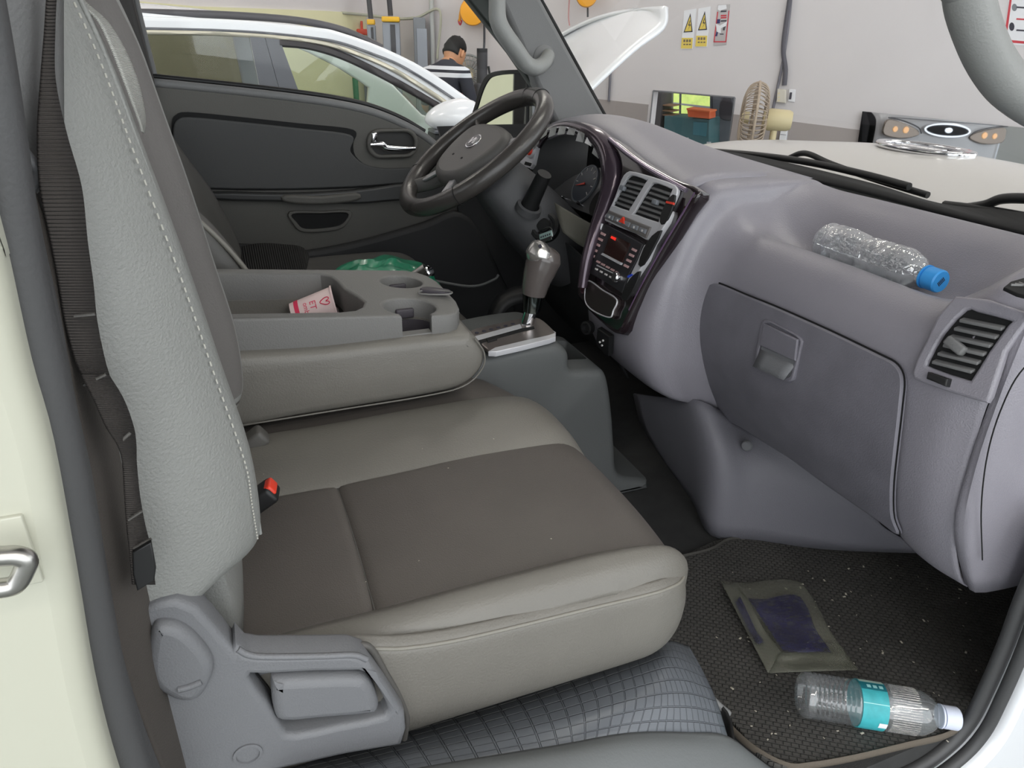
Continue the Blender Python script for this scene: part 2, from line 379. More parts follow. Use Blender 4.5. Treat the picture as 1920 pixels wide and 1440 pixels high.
s2 = PP([(-70, -160), (-32, 0), (2, 180), (45, 420), (85, 600), (116, 760), (148, 900), (180, 1090), (212, 1250), (262, 1400), (320, 1530)], Y=.435)
o = st(tube('trim_5', s2, .0075, rubber, None), 'thin inner lip of the rubber door seal', 'door seal')
rows = [[P(x, y, Y=.44) for x, y in ((30, 300), (50, 360), (80, 450), (112, 650), (150, 860), (185, 1060), (225, 1250), (330, 1530))],
        [P(x, y, Y=.475) for x, y in ((60, 300), (75, 360), (100, 450), (150, 650), (200, 860), (245, 1060), (285, 1250), (360, 1530))],
        [P(x, y, Y=.53) for x, y in ((110, 300), (115, 360), (130, 450), (195, 650), (262, 860), (300, 1100), (335, 1240), (400, 1530))],
        [P(x, y, Y=.60) for x, y in ((120, 300), (125, 360), (140, 450), (205, 650), (272, 860), (310, 1100), (345, 1240), (405, 1530))]]
o = st(grid('trim_6', rows, carpet_b, None, 4, 5, .006), 'brown grey inner pillar trim beside the passenger seat', 'pillar trim')
rows = [[P(x, y, Y=.452) for x, y in ((-60, -60), (-25, 100), (15, 330), (40, 480))],
        [P(x, y, Y=.462) for x, y in ((30, -60), (40, 100), (60, 330), (80, 480))],
        [P(x, y, Y=.50) for x, y in ((105, -60), (105, 100), (108, 330), (118, 480))]]
o = st(grid('trim_7', rows, plast2, None, 4, 5, .008), 'grey upper pillar trim behind the hanging belt', 'pillar trim')
hk = tube('belt_hook', PP([(33, 270), (48, 292), (72, 322), (66, 345), (48, 358), (42, 330), (33, 270)], Y=.448), .0035, plast, o, seg=8)
# striker loop
o = thing('door_striker', P(20, 1070, Y=.37), 'chromed door striker loop on the white pillar', 'striker')
tube('loop', PP([(-40, 1043), (0, 1043), (30, 1042), (50, 1050), (46, 1068), (30, 1095), (0, 1103), (-40, 1104)], Y=.362), .0052, steel, o, seg=12)
box('base_plate', (.05, .004, .045), T(P(-50, 1073, Y=.372).x, .384, P(-50, 1073, Y=.372).z), white, o, .001)

# sill, rubber tread step and door opening at the lower right
trd = mat('tread_rubber', (96, 100, 106), .38, var=.05)
nt = trd.node_tree; N = nt.nodes; L = nt.links
tc = N.new('ShaderNodeTexCoord'); mp = N.new('ShaderNodeMapping'); mp.inputs['Scale'].default_value = (34, 9, 1)
br_ = N.new('ShaderNodeTexBrick'); br_.offset = 0; br_.inputs['Scale'].default_value = 1; br_.inputs['Mortar Size'].default_value = .07; br_.inputs['Mortar Smooth'].default_value = .6
br_.inputs['Brick Width'].default_value = 1; br_.inputs['Row Height'].default_value = 1
L.new(tc.outputs['UV'], mp.inputs[0]); L.new(mp.outputs[0], br_.inputs[0])
bp = N.new('ShaderNodeBump'); bp.inputs['Strength'].default_value = 1; bp.inputs['Distance'].default_value = .005; bp.invert = True
L.new(br_.outputs['Fac'], bp.inputs['Height']); L.new(bp.outputs[0], N['Principled BSDF'].inputs['Normal'])
rows = [[P(x, y, Y=.58) for x, y in ((380, 1452), (700, 1378), (980, 1295), (1180, 1225), (1247, 1205), (1290, 1215))],
        [P(x, y, Y=.52) for x, y in ((430, 1468), (720, 1400), (1000, 1320), (1190, 1255), (1255, 1235), (1312, 1255))],
        [P(x, y, Y=.475) for x, y in ((500, 1480), (740, 1425), (1020, 1360), (1200, 1310), (1280, 1300), (1340, 1315))],
        [P(x, y, Y=.445) for x, y in ((560, 1492), (760, 1452), (1035, 1406), (1180, 1380), (1290, 1378), (1362, 1385))]]
step = thing('step_tread', (.2, .5, .75), 'square patterned black rubber tread below the passenger seat', 'step')
grid('tread', rows, trd, step, 5, 5, .006)
tube('edge_lip', [P(1240, 1212, Y=.585), P(1268, 1228, Y=.57), P(1300, 1268, Y=.54), P(1340, 1315, Y=.505), P(1366, 1338, Y=.495)], .0045, plast2, step, seg=8)
grid('riser', [[P(1247, 1212, Y=.58), P(1300, 1270, Y=.535), P(1362, 1335, Y=.49), P(1375, 1390, Y=.445)],
               [P(1247, 1212, Y=.58)-V((-.02, 0, .2)), P(1300, 1270, Y=.535)-V((-.02, 0, .18)), P(1362, 1335, Y=.49)-V((-.01, 0, .12)), P(1375, 1390, Y=.445)-V((0, 0, .06))]], blackm, step, 3, 2, .004)
sill = mat('sill_plastic', (104, 107, 108), .55, bump=.15, bs=400)
rows = [[P(x, y, Y=.445) for x, y in ((500, 1510), (760, 1450), (1035, 1404), (1180, 1378), (1290, 1376), (1362, 1383), (1420, 1430))],
        [P(x, y, Y=.425) for x, y in ((500, 1530), (760, 1472), (1035, 1428), (1180, 1408), (1300, 1408), (1390, 1422), (1450, 1452))],
        [P(x, y, Y=.39) for x, y in ((500, 1600), (760, 1545), (1035, 1510), (1180, 1500), (1300, 1500), (1400, 1510), (1470, 1520))]]
o = st(grid('trim_8', rows, sill, None, 4, 4, .006), 'smooth grey door sill cover', 'sill')
q = P(1077, 1428, Y=.425); lathe('sill_cap', [(.0, .001), (.011, .001), (.0125, 0), (.0125, -.004)], axisM(q, q+V((0, -.45, .9))), sill, o, 24)
fr = [(1990, 960), (1945, 1060), (1915, 1130), (1885, 1210), (1850, 1290), (1818, 1352), (1775, 1400), (1710, 1445), (1600, 1490)]
o = st(tube('door_seal', PP(fr, Y=.415), .012, rubber, None, flat=.8), 'dark rubber door seal curving round the footwell corner', 'door seal')
o = st(tube('trim_9', PP([(x+28, y+20) for x, y in fr], Y=.395), .008, rubber, None), 'outer rubber lip at the footwell corner', 'door seal')
wb = PP([(x+58, y+42) for x, y in fr], Y=.385)
o = plate('trim_10', cat2([(p.x, p.z) for p in wb], 4, False)+[(.55, .50), (1.5, .50), (1.5, wb[0].z)], XZ(.385), .05, whitec, bev=.012, z0=-.05, smooth=50); st(o, 'white painted sill and front door pillar corner', 'body panel')

pdm = Matrix.Translation((1.10, .36, 0)) @ Rz(-52) @ Rx(90)
pdoor = st(thing('door_2', (1.10, .36, .5), 'opened passenger door swung forward beside the nose', 'door'))
plate('door_shell', [(0, .55), (.98, .5), (1.02, 1.35), (.95, 1.9), (.55, 1.98), (.28, 1.75), (.02, 1.33)], pdm, .06, mat('door_outer', (212, 212, 204), .3, coat=.4), pdoor, holes=[[(.14, 1.36), (.36, 1.70), (.58, 1.88), (.88, 1.82), (.94, 1.38)]], bev=.01, z0=-.06)
plate('door_lining', [(.03, .58), (.94, .54), (.97, 1.33), (.05, 1.30)], pdm, .05, mat('door_lining', (70, 70, 72), .6), pdoor, bev=.01)
pane('door_glass', [(.14, 1.36), (.36, 1.70), (.58, 1.88), (.88, 1.82), (.94, 1.38)], pdm, glass_w, pdoor, -.03)
# driver's door seen across the cab
D = Fr((.4, 1.92, 1.2), (1, 0, 0), (0, 0, 1))
def dt(pts): return D.uvs(pts)
door = st(thing('door_1', (.4, 1.95, .6), "dark grey driver's door across the cab", 'door'))
top = [(262, 147), (292, 151), (430, 165), (560, 180), (640, 192), (700, 206), (755, 228), (800, 254), (830, 282), (862, 330), (905, 400)]
outl = cat2(dt(top), 4, False)+dt([(940, 520), (980, 760), (620, 830), (250, 840), (230, 400)])
plate('door_panel', outl, D.M, .07, doorm, door, bev=.016, z0=-.07, smooth=60)
tube('window_seal', [p+V((0, .02, .004)) for p in [D.hit(x, y-3) for x, y in top[:8]]], .006, black, door, seg=8)
tube('top_rail', [D.hit(x, y+5)+V((0, .006, 0)) for x, y in top[:10]], .010, plast2, door, seg=10, flat=1)
ins = [(322, 232), (330, 215), (352, 210), (430, 217), (560, 231), (650, 240), (668, 250), (662, 268), (666, 292), (690, 311), (730, 318), (790, 318), (830, 340), (770, 344), (667, 352), (540, 356), (405, 355), (340, 345), (324, 290)]
plate('insert_groove', cat2(dt(ins), 3), D.M, .004, blackm, door, z0=.0)
cxi = sum(p[0] for p in ins)/len(ins); cyi = sum(p[1] for p in ins)/len(ins)
ins2 = [(x+(3 if x < cxi else -6), y+(9 if y < 290 else -3)) for x, y in ins]
plate('fabric_insert', cat2(dt(ins2), 3), D.M, .012, doorf, door, bev=.004, z0=.0)
hf = D.uv(735, 268)
plate('handle_bowl', rrect(.135, .073, .034, 6, *hf), D.M, .016, doorm, door, holes=[rrect(.112, .054, .026, 6, *hf)], bev=.005)
plate('bowl_back', rrect(.118, .060, .028, 6, *hf), D.M, .003, mat('bowl_dark', (40, 39, 38), .5), door)
tube('door_lever', [D.hit(*p)+V((0, -.018, 0)) for p in ((692, 270), (715, 270), (722, 276), (750, 278), (776, 277))], [.006, .008, .008, .0065, .004], chrome, door, seg=10, flat=.5)
box('lever_pivot', (.014, .012, .026), T(*(D.hit(700, 257)+V((0, -.012, 0)))), chrome, door, .003)
plate('armrest_strip', cat2(dt([(395, 358), (540, 360), (660, 354), (770, 340), (830, 345), (820, 372), (740, 374), (660, 380), (530, 376), (400, 372)]), 3), D.M, .022, mat('armrest_dark', (50, 50, 50), .4), door, bev=.006)
plate('pull_cup', cat2(dt([(532, 362), (600, 364), (665, 358), (668, 372), (600, 380), (534, 376)]), 3), D.M, .030, doorm, door, bev=.006)
plate('pocket_ring', cat2(dt([(542, 396), (600, 395), (655, 394), (652, 415), (630, 430), (570, 434), (550, 420)]), 4), D.M, .010, doorm, door, holes=[cat2(dt([(548, 400), (600, 399), (649, 398), (646, 413), (627, 424), (573, 428), (556, 416)]), 4)[::-1]], bev=.002)
plate('pocket_floor', cat2(dt([(545, 397), (600, 396), (653, 395), (648, 414), (628, 428), (572, 432), (552, 418)]), 4), D.M, .003, blackm, door)
plate('lower_pocket', cat2(dt([(420, 470), (560, 468), (680, 446), (790, 415), (860, 395), (915, 470), (960, 640), (700, 690), (400, 690)]), 4), D.M, .035, mat('pocket_dark', (44, 44, 45), .7, bump=.2), door, bev=.012)
tube('pocket_rim', [P(x, y, Y=1.80) for x, y in ((640, 520), (780, 522), (880, 537), (925, 525), (935, 515))], .004, plast2, door, seg=8)
grid('kick_panel', [[(.55, 1.93, 1.34), (.60, 1.90, 1.1), (.60, 1.90, .6)], [(.85, 1.94, 1.34), (.85, 1.91, 1.1), (.85, 1.91, .6)], [(1.10, 1.94, 1.32), (1.3, 1.92, 1.1), (1.3, 1.92, .6)]], mat('kick_dark', (44, 44, 45), .7, bump=.2), door, 2, 2, .01)
# driver's side window glass, B pillar, A pillar
o = pane('window_2', [(-.20, 1.40), (.1, 1.37), (.45, 1.30), (.75, 1.28), (.92, 1.33), (.62, 1.78), (.40, 1.93), (-.24, 1.93)], XZ(1.985), glass('side_glass', (.98, .99, .985), .008, 0, .35)); st(o, "clear driver's side window", 'window')
B = Fr((0, 1.95, 1.5), (1, 0, 0), (0, 0, 1))
o = plate('trim_11', B.uvs([(120, -80), (242, -80), (252, 0), (291, 152), (300, 230), (200, 230), (150, 60)]), B.M, .05, mat('pillar_dark', (46, 43, 41), .6, bump=.2), bev=.01); st(o, "dark pillar behind the driver's window", 'pillar trim')
tube('window_channel', [P(x, y, Y=1.945) for x, y in ((240, -80), (254, 0), (272, 75), (293, 158))], .0075, plast2, o, seg=8)
AP = Fr((.9, 1.88, 1.5), (1, 0, 0), (0, 0, 1))
o = plate('trim_12', AP.uvs([(900, -70), (975, -70), (1013, 0), (1070, 105), (1137, 226), (1120, 240), (1045, 240), (1005, 160), (985, 110), (945, 20)]), AP.M, .06, plast2, bev=.012, z0=-.05); st(o, "grey A pillar trim on the driver's side", 'pillar trim')
tube('frit_edge', [P(x, y, Y=1.90) for x, y in ((972, -70), (1014, 0), (1072, 105), (1139, 226))], .006, blackm, o, seg=6)
o = plate('trim_13', B.uvs([(805, -90), (850, -90), (912, 0), (975, 90), (1025, 175), (1050, 235), (1010, 240), (1000, 176), (948, 100), (868, 0)]), B.M, .04, mat('frame_dark_green', (38, 44, 40), .5), bev=.006); st(o, "dark window frame ahead of the driver's door", 'pillar trim')
tube('chrome_edge', [P(x, y, Y=1.94) for x, y in ((890, -30), (915, 10), (930, 32))], .004, chrome, o, seg=8)
tube('quarter_bar', [P(x, y, Y=1.955) for x, y in ((991, 135), (1004, 158), (1002, 172), (1000, 300))], .005, silver, o, seg=8)
tube('quarter_bar', [P(x, y, Y=1.955) for x, y in ((990, 150), (988, 320))], .005, black, o, seg=8)
# windshield
rows = []
for f, X, Z in ((0, 1.09, 1.315), (.35, .90, 1.56), (.7, .71, 1.80), (1, .54, 1.99)):
    rows.append([(X-.045, .46, Z), (X+.02, .8, Z), (X+.035, 1.2, Z), (X+.02, 1.6, Z), (X-.045, 1.96, Z)])
o = st(grid('window_3', rows, glass_w, None, 5, 4), 'raked windshield of the truck', 'window')
# grab handles
mat('grab_grey', (138, 139, 137), .45, bump=.2, bs=500)
def grab(label, pts, r):
    t_ = thing('grab_handle', pts[-1], label, 'grab handle'); tube('grip', pts, r, MATS['grab_grey'], t_, seg=14, flat=1); return t_
g = grab("grey moulded grab handle on the driver's side A pillar", [P(930, -60, Y=1.80), P(932, 0, Y=1.80), P(936, 45, Y=1.79), P(966, 92, Y=1.79), P(985, 118, Y=1.80), P(1003, 127, Y=1.80), P(1020, 118, Y=1.82), P(1028, 104, Y=1.86)], [.020, .020, .021, .021, .021, .020, .018, .017])
q = P(1026, 108, Y=1.85); lathe('mount', [(.0, -.03), (.030, -.028), (.030, .002), (.024, .006), (0, .007)], axisM(q+V((0, .02, 0)), q+V((0, -1, 0))), plast2, g)
g = grab('large grey grab handle on the near A pillar at upper right', [V((.68, .46, 1.80)), P(1826, -110, Y=.50), P(1815, -20, Y=.50), P(1830, 50, Y=.50), P(1862, 120, Y=.50), P(1905, 172, Y=.50), P(1975, 215, Y=.50), P(2060, 228, Y=.49), V((.90, .47, 1.505))], [.0195]*9)
for q in (V((.90, .47, 1.505)), V((.68, .46, 1.80))): lathe('mount', [(0, -.03), (.03, -.028), (.03, .006), (.0, .010)], axisM(q, q+V((-.8, .3, -.3))), plast2, g)
o = plate('trim_14', [(1.00, 1.30), (1.14, 1.30), (.62, 1.99), (.50, 1.99), (.88, 1.50)], XZ(.44), .05, plast2, bev=.012, z0=-.03); st(o, 'grey A pillar trim at the open passenger door', 'pillar trim')
o = plate('trim_15', [(1.00, .60), (1.32, .60), (1.30, .90), (1.14, 1.31), (1.00, 1.31)], XZ(.447), .02, dashd, bev=.004, z0=-.01); st(o, 'grey side panel ahead of the passenger footwell', 'side panel')
# black cowl strip, wipers and the white nose outside
o = grid('cowl_strip', [[P(x, y, X=1.016) for x, y in ((1250, 270), (1310, 286), (1450, 323), (1600, 355), (1750, 395), (1920, 438), (2100, 490))],
                    [P(x, y, X=1.10) for x, y in ((1250, 262), (1310, 279), (1400, 292), (1500, 313), (1640, 348), (1760, 384), (1920, 402))]], blackm, None, 5, 2, .006); tag(o, 'black cowl strip along the base of the windshield', 'cowl')
nose = thing('truck_nose', (1.4, 1.2, .9), 'white truck nose with chrome oval badge beyond the windshield', 'truck nose')
zc_ = {.42: -.05, .6: -.015, .9: 0, 1.2: 0, 1.45: -.02, 1.72: -.05, 1.98: -.11}
rows = []
for Y, dz in zc_.items():
    bx = -.10*((Y-1.2)/.78)**2
    rows.append([(1.135+bx*.2, Y, 1.302+dz*.3), (1.20+bx*.4, Y, 1.322+dz*.6), (1.31+bx*.7, Y, 1.352+dz), (1.42+bx, Y, 1.356+dz), (1.50+bx, Y, 1.325+dz), (1.56+bx, Y, 1.24+dz*.6), (1.59+bx, Y, 1.12), (1.61+bx, Y, .95), (1.61+bx, Y, .55)])
grid('nose_panel', rows, mat('nose_white', (206, 203, 200), .28, coat=.5), nose, 5, 4, .004)
e0 = P(1730, 286, X=1.375)
eM = Matrix.Translation(V((e0.x, e0.y, 1.3575))) @ Ry(0)
ov = circ(.058, 36, ry=.115); ov2 = circ(.042, 36, ry=.095)
plate('badge_ring', ov, eM, .012, chrome, nose, holes=[ov2[::-1]], bev=.004)
plate('badge_field', ov2, eM, .004, gloss, nose)
plate('badge_bar', [(-.012, -.05), (.006, -.05), (.006, .05), (-.012, .05)], eM, .010, chrome, nose, bev=.002)
NFm = Matrix(((0, 0, 1, 1.615), (1, 0, 0, 0), (0, 1, 0, 0), (0, 0, 0, 1)))
plate('grille', circ(.26, 36, 1.2, 1.10, .055), NFm, .02, blackm, nose, bev=.004)
plate('grille_trim', circ(.29, 36, 1.2, 1.10, .075), NFm, .012, chrome, nose, bev=.003)
plate('grille_emblem', circ(.05, 24, 1.2, 1.10, .03), NFm, .028, chrome, nose, bev=.004)
lamp_o = mat('headlamp_amber', (255, 190, 120), .15, coat=1, emit=.6)
for s in (-1, 1):
    yc = 1.2+s*.56
    hl = plate('headlamp', cat2([(yc-s*.24, 1.03), (yc-s*.20, 1.09), (yc, 1.15), (yc+s*.16, 1.17), (yc+s*.20, 1.10), (yc+s*.17, 1.01), (yc-s*.05, .985)], 4), NFm @ T(0, 0, -.04), .03, mat('lamp_glass', (128, 112, 96), .12, metal=.6, coat=1), nose, bev=.008)
    for dy, rr_ in ((-.07, .035), (.06, .030)): plate('bulb', circ(rr_, 20, yc+dy*s, 1.075), NFm @ T(0, 0, -.04), .036, lamp_o, hl, bev=.004)
    tube('lamp_brow', [NFm @ V((yc+s*a, b, .0)) for a, b in ((-.26, 1.05), (-.2, 1.11), (0, 1.165), (.18, 1.185))], .006, dkg, hl, seg=6)
plate('nose_crease', [(.5, 1.185), (1.9, 1.185), (1.9, 1.192), (.5, 1.192)], NFm @ T(0, 0, -.025), .008, dkg, nose)
plate('bumper', rrect(1.66, .26, .06, 5, 1.2, .62), NFm @ T(0, 0, .0), .08, greyc, nose, bev=.02)
wp = thing('wiper', P(1530, 300, X=1.13), 'black windshield wiper lying over the white nose at centre', 'wiper')
tube('blade', [P(x, y, X=1.125) for x, y in ((1330, 283), (1420, 291), (1520, 305), (1620, 327), (1705, 350))], .007, black, wp, seg=8)
tube('arm', [P(x, y, X=1.14) for x, y in ((1480, 296), (1500, 288), (1520, 290), (1560, 308), (1640, 336), (1740, 366))], .006, black, wp, seg=8)
wp = thing('wiper', P(1880, 385, X=1.13), 'black windshield wiper at the right edge beyond the dash', 'wiper')
tube('arm', [P(x, y, X=1.13) for x, y in ((1800, 392), (1845, 385), (1880, 373), (1940, 374), (2010, 390))], .008, black, wp, seg=8)
tube('blade', [P(x, y, X=1.125) for x, y in ((1770, 384), (1850, 394), (1940, 410), (2020, 430))], .007, black, wp, seg=8)
# driver's side exterior mirror
XM = Fr(P(950, 180, Y=2.16), (.6, -.8, 0), (0, 0, 1))
dm = thing('door_mirror', XM.o, "black framed exterior mirror outside the driver's window", 'mirror')
mo = cat2(XM.uvs([(884, 250), (893, 195), (908, 150), (930, 134), (985, 131), (1020, 140), (1035, 200), (1030, 260), (960, 275)]), 4)
mi = cat2(XM.uvs([(890, 246), (899, 198), (914, 157), (933, 142), (985, 139), (1014, 147), (1028, 200), (1023, 254), (958, 268)]), 4)
plate('mirror_housing', mo, XM.M, .05, black, dm, bev=.012, z0=-.05)
plate('mirror_frame', mo, XM.M, .008, black, dm, holes=[mi[::-1]], bev=.002)
plate('mirror_glass', mi, XM.M, .004, mirm, dm)
tube('bracket', [XM.at(.05, -.09, -.03), XM.at(.08, -.13, -.02), V((.93, 1.98, 1.25))], .012, black, dm, seg=8)

# ------------------------------------------------------------------ dashboard
dash = thing('dashboard', (.85, 1.2, .95), 'sculpted grey plastic dashboard across the cab', 'dashboard')
Abase = [(1.02, 1.312), (1.0, 1.324), (.965, 1.310), (.935, 1.276), (.905, 1.243), (.872, 1.236), (.838, 1.261), (.812, 1.256), (.787, 1.230), (.774, 1.19), (.775, 1.15), (.788, 1.05), (.817, .97), (.862, .908), (.91, .90)]
R56 = [(1.02, 1.314), (1.0, 1.326), (.965, 1.325), (.93, 1.312), (.90, 1.298), (.87, 1.29), (.834, 1.287), (.808, 1.27), (.788, 1.237), (.776, 1.19), (.777, 1.15), (.788, 1.05), (.815, .97), (.856, .90), (.905, .89)]
R52 = [(1.02, 1.316), (1.0, 1.328), (.965, 1.334), (.93, 1.336), (.90, 1.334), (.87, 1.331), (.84, 1.325), (.812, 1.30), (.79, 1.25), (.78, 1.20), (.78, 1.15), (.79, 1.05), (.815, .97), (.86, .893), (.90, .885)]
R48 = [(x+.014, z-.006) for x, z in R52]
R98 = [(1.02, 1.312), (1.0, 1.324), (.965, 1.316), (.93, 1.292), (.90, 1.268), (.87, 1.26), (.832, 1.266), (.805, 1.256), (.783, 1.23), (.768, 1.19), (.769, 1.15), (.780, 1.05), (.805, .98), (.845, .92), (.90, .905)]
R102 = [(1.02, 1.314), (1.0, 1.327), (.965, 1.327), (.93, 1.315), (.90, 1.303), (.865, 1.298), (.825, 1.297), (.795, 1.283), (.766, 1.245), (.744, 1.195), (.735, 1.15), (.735, 1.05), (.748, .985), (.79, .925), (.87, .91)]
R106 = [(1.02, 1.318), (1.0, 1.331), (.965, 1.335), (.93, 1.337), (.89, 1.336), (.85, 1.336), (.81, 1.335), (.775, 1.325), (.735, 1.27), (.708, 1.20), (.690, 1.15), (.675, 1.06), (.69, .99), (.74, .935), (.84, .915)]
R122 = [(x, z) for x, z in R106]
R126 = [(x+(.02 if 6 < i < 13 else 0), z) for i, (x, z) in enumerate(R106)]
rws = [[(x, Y, z) for x, z in R] for Y, R in ((.483, R48), (.52, R52), (.56, R56), (.61, Abase), (.75, Abase), (.90, Abase), (.97, R98), (1.015, R102), (1.05, R106), (1.24, R122), (1.27, R126))]
grid('main_panel', rws, dashm, dash, 4, 5, .004, 60)
# padded brow over the instruments
br = [[(1.02, 1.06, 1.328), (.9, 1.06, 1.337), (.80, 1.06, 1.335), (.755, 1.06, 1.322), (.75, 1.06, 1.305)],
      [(1.02, 1.25, 1.335), (.9, 1.25, 1.358), (.82, 1.25, 1.362), (.768, 1.25, 1.347), (.765, 1.25, 1.325)],
      [(1.01, 1.45, 1.345), (.92, 1.45, 1.382), (.84, 1.45, 1.392), (.786, 1.45, 1.376), (.785, 1.45, 1.352)],
      [(.99, 1.65, 1.35), (.92, 1.65, 1.382), (.86, 1.65, 1.388), (.80, 1.65, 1.37), (.80, 1.65, 1.345)],
      [(.97, 1.90, 1.34), (.93, 1.90, 1.352), (.89, 1.90, 1.352), (.85, 1.90, 1.33), (.85, 1.90, 1.30)]]
grid('brow_pad', br, dashm, dash, 5, 5, .006, 60)
# end cap facing the open door
grid('end_cap', [[(.80, .482, 1.30), (.795, .482, 1.2), (.795, .482, 1.1), (.81, .482, 1.0), (.875, .482, .89)],
                 [(.83, .468, 1.30), (.82, .465, 1.2), (.82, .463, 1.1), (.84, .463, 1.0), (.89, .463, .885)],
                 [(1.05, .452, 1.31), (1.05, .45, 1.2), (1.05, .45, 1.1), (1.05, .45, 1.0), (1.05, .45, .885)]], dashm, dash, 4, 4, .004)
XE = Fr((.9, .458, 1.1), (1, 0, .0), (0, 0, 1))
tube('end_cap_groove', [XE.hit(*p) for p in ((1990, 640), (1920, 690), (1880, 760), (1852, 850), (1840, 950), (1842, 1050))], .0008, blackm, dash, seg=6)
# glovebox lid with pocket handle
def lidX(z):
    t = (1.183-z)/.277; return .766+.012*math.sin(t*math.pi*.6)*0+.074*t*t-.012*math.sin(math.pi*t)
def lidhit(px, py):
    X = .78
    for _ in range(8):
        q = P(px, py, X=X); X = lidX(min(max(q.z, .88), 1.19))
    return q.y, q.z
lid_px = [(1318, 552), (1326, 538), (1340, 533), (1356, 537), (1400, 556), (1450, 576), (1505, 600), (1560, 625), (1610, 649), (1655, 671), (1676, 682), (1688, 697), (1692, 716), (1690, 745), (1684, 800), (1677, 860), (1672, 920), (1674, 970), (1684, 1000), (1652, 977), (1605, 945), (1560, 914), (1520, 885), (1480, 856), (1435, 828), (1390, 800), (1350, 780), (1326, 762), (1314, 735), (1305, 695), (1301, 650), (1302, 610), (1309, 575)]
lid_yz = cat2([lidhit(*p) for p in lid_px], 3)
def lid(name, grow, dx, m_, par, edge=0):
    cy = sum(p[0] for p in lid_yz)/len(lid_yz); cz = sum(p[1] for p in lid_yz)/len(lid_yz); n = len(lid_yz); vs = []; fs = []
    out = []
    for k, (y, z) in enumerate(lid_yz):
        ty, tz_ = lid_yz[(k+1) % n][0]-lid_yz[k-1][0], lid_yz[(k+1) % n][1]-lid_yz[k-1][1]; l = math.hypot(ty, tz_) or 1
        ny, nz = tz_/l, -ty/l
        if (y-cy)*ny+(z-cz)*nz < 0: ny, nz = -ny, -nz
        out.append((y, z, ny, nz))
    rings = [(f, 0, 0) for f in (.0, .2, .4, .6, .75, .88, .96)]+[(1, 0, 0), (1, .0012, .002), (1, .0016, .010)]
    for f, g, d in rings:
        for y, z, ny, nz in out:
            yy, zz_ = cy+(y+ny*grow-cy)*f+ny*g, cz+(z+nz*grow-cz)*f+nz*g
            vs.append((lidX(min(zz_, 1.19))+dx+d*(1 if edge else 0), yy, zz_))
    for a in range(len(rings)-1):
        for k in range(n): fs.append((a*n+k, a*n+(k+1) % n, (a+1)*n+(k+1) % n, (a+1)*n+k))
    o = obj(name, vs, fs, m_, par, 50); bm_ = bmesh.new(); bm_.from_mesh(o.data); bmesh.ops.remove_doubles(bm_, verts=bm_.verts, dist=1e-5); bmesh.ops.recalc_face_normals(bm_, faces=bm_.faces); bm_.to_mesh(o.data); bm_.free()
    return o
lid('glovebox_gap', .0026, .0005, blackm, dash)
gb = lid('glovebox_lid', 0, -.004, lidm, dash, 1); gb['label'] = 'scuffed grey glovebox lid'
GF = Fr((.757, .83, 1.11), (0, -1, 0), (.06, 0, 1))
hp = [(1434, 600), (1470, 613), (1505, 634), (1504, 655), (1494, 695), (1484, 716), (1450, 704), (1424, 688), (1418, 672), (1424, 640)]
plate('handle_frame', cat2(GF.uvs(hp), 3), GF.M, .008, lidm, gb, holes=[cat2(GF.uvs([(1438, 606), (1470, 618), (1500, 636), (1498, 655), (1489, 690), (1480, 707), (1452, 697), (1430, 684), (1424, 670), (1430, 640)]), 3)[::-1]], bev=.002, z0=-.004)
plate('handle_pocket', cat2(GF.uvs([(1432, 640), (1500, 670), (1484, 712), (1424, 684)]), 1), GF.M, .002, plast, gb, z0=.001)
plate('handle_flap', GF.uvs([(1438, 606), (1502, 636), (1497, 676), (1431, 648)]), GF.M, .007, lidm, gb, bev=.002, z0=.0005)
grid('pocket_ledge', [[GF.hit(1430, 652)+GF.n*.001, GF.hit(1494, 682)+GF.n*.001], [GF.hit(1424, 686)+GF.n*.013, GF.hit(1482, 712)+GF.n*.013]], plast, gb, 4, 3, .002)
# passenger side air vent
VF = Fr((.786, .52, 1.24), (0.12, -1, .0), (.30, 0, 1))
v_o = [(1795, 556), (1920, 584), (1935, 600), (1890, 660), (1862, 745), (1838, 752), (1735, 718), (1714, 700), (1740, 640)]
vh = [(1815, 583), (1835, 586), (1896, 602), (1894, 610), (1858, 660), (1828, 708), (1815, 712), (1750, 690), (1745, 678), (1775, 625)]
vent = plate('air_vent', cat2(VF.uvs(v_o), 2), VF.M, .012, dashm, dash, holes=[cat2(VF.uvs(vh), 2)[::-1]], bev=.0035, z0=-.006)
plate('vent_back', cat2(VF.uvs(vh), 2), VF.M, .002, blackm, vent, z0=-.001)
for k in range(6):
    t = (k+.55)/6
    a = VF.hit(1812-(1812-1750)*t, 592+(685-592)*t); b = VF.hit(1892-(1892-1824)*t, 608+(704-608)*t)
    d = (b-a); M = Matrix((d.normalized(), VF.n.cross(d.normalized()), VF.n)).transposed().to_4x4(); M.translation = (a+b)/2+VF.n*.005
    box('slat', (d.length*1.0, .0040, .009), M @ Rx(25), plast2, vent, .001)
q = VF.hit(1800, 650); box('vent_tab', (.026, .012, .012), Matrix.Translation(q+VF.n*.010) @ VF.M.to_3x3().to_4x4() @ Rz(-18), plast2, vent, .003)
tw = plate('thumb_wheel', VF.uvs([(1752, 699), (1790, 712), (1786, 727), (1749, 712)]), VF.M, .016, black, vent, bev=.002)
DF = Fr((.85, .5, 1.330), (1, 0, .02), (0, 1, 0))
dv = plate('defroster_vent', cat2(DF.uvs([(1880, 545), (1918, 527), (1965, 532), (1975, 560), (1940, 566)]), 2), DF.M, .004, blackm, dash, bev=.001)
for k in range(3): tube('slat', [DF.hit(1892+8*k, 543-5*k+3*k)+V((0, 0, .005)), DF.hit(1965, 545+8*k)+V((0, 0, .005))], .0014, plast2, dv, seg=6, sm=1)
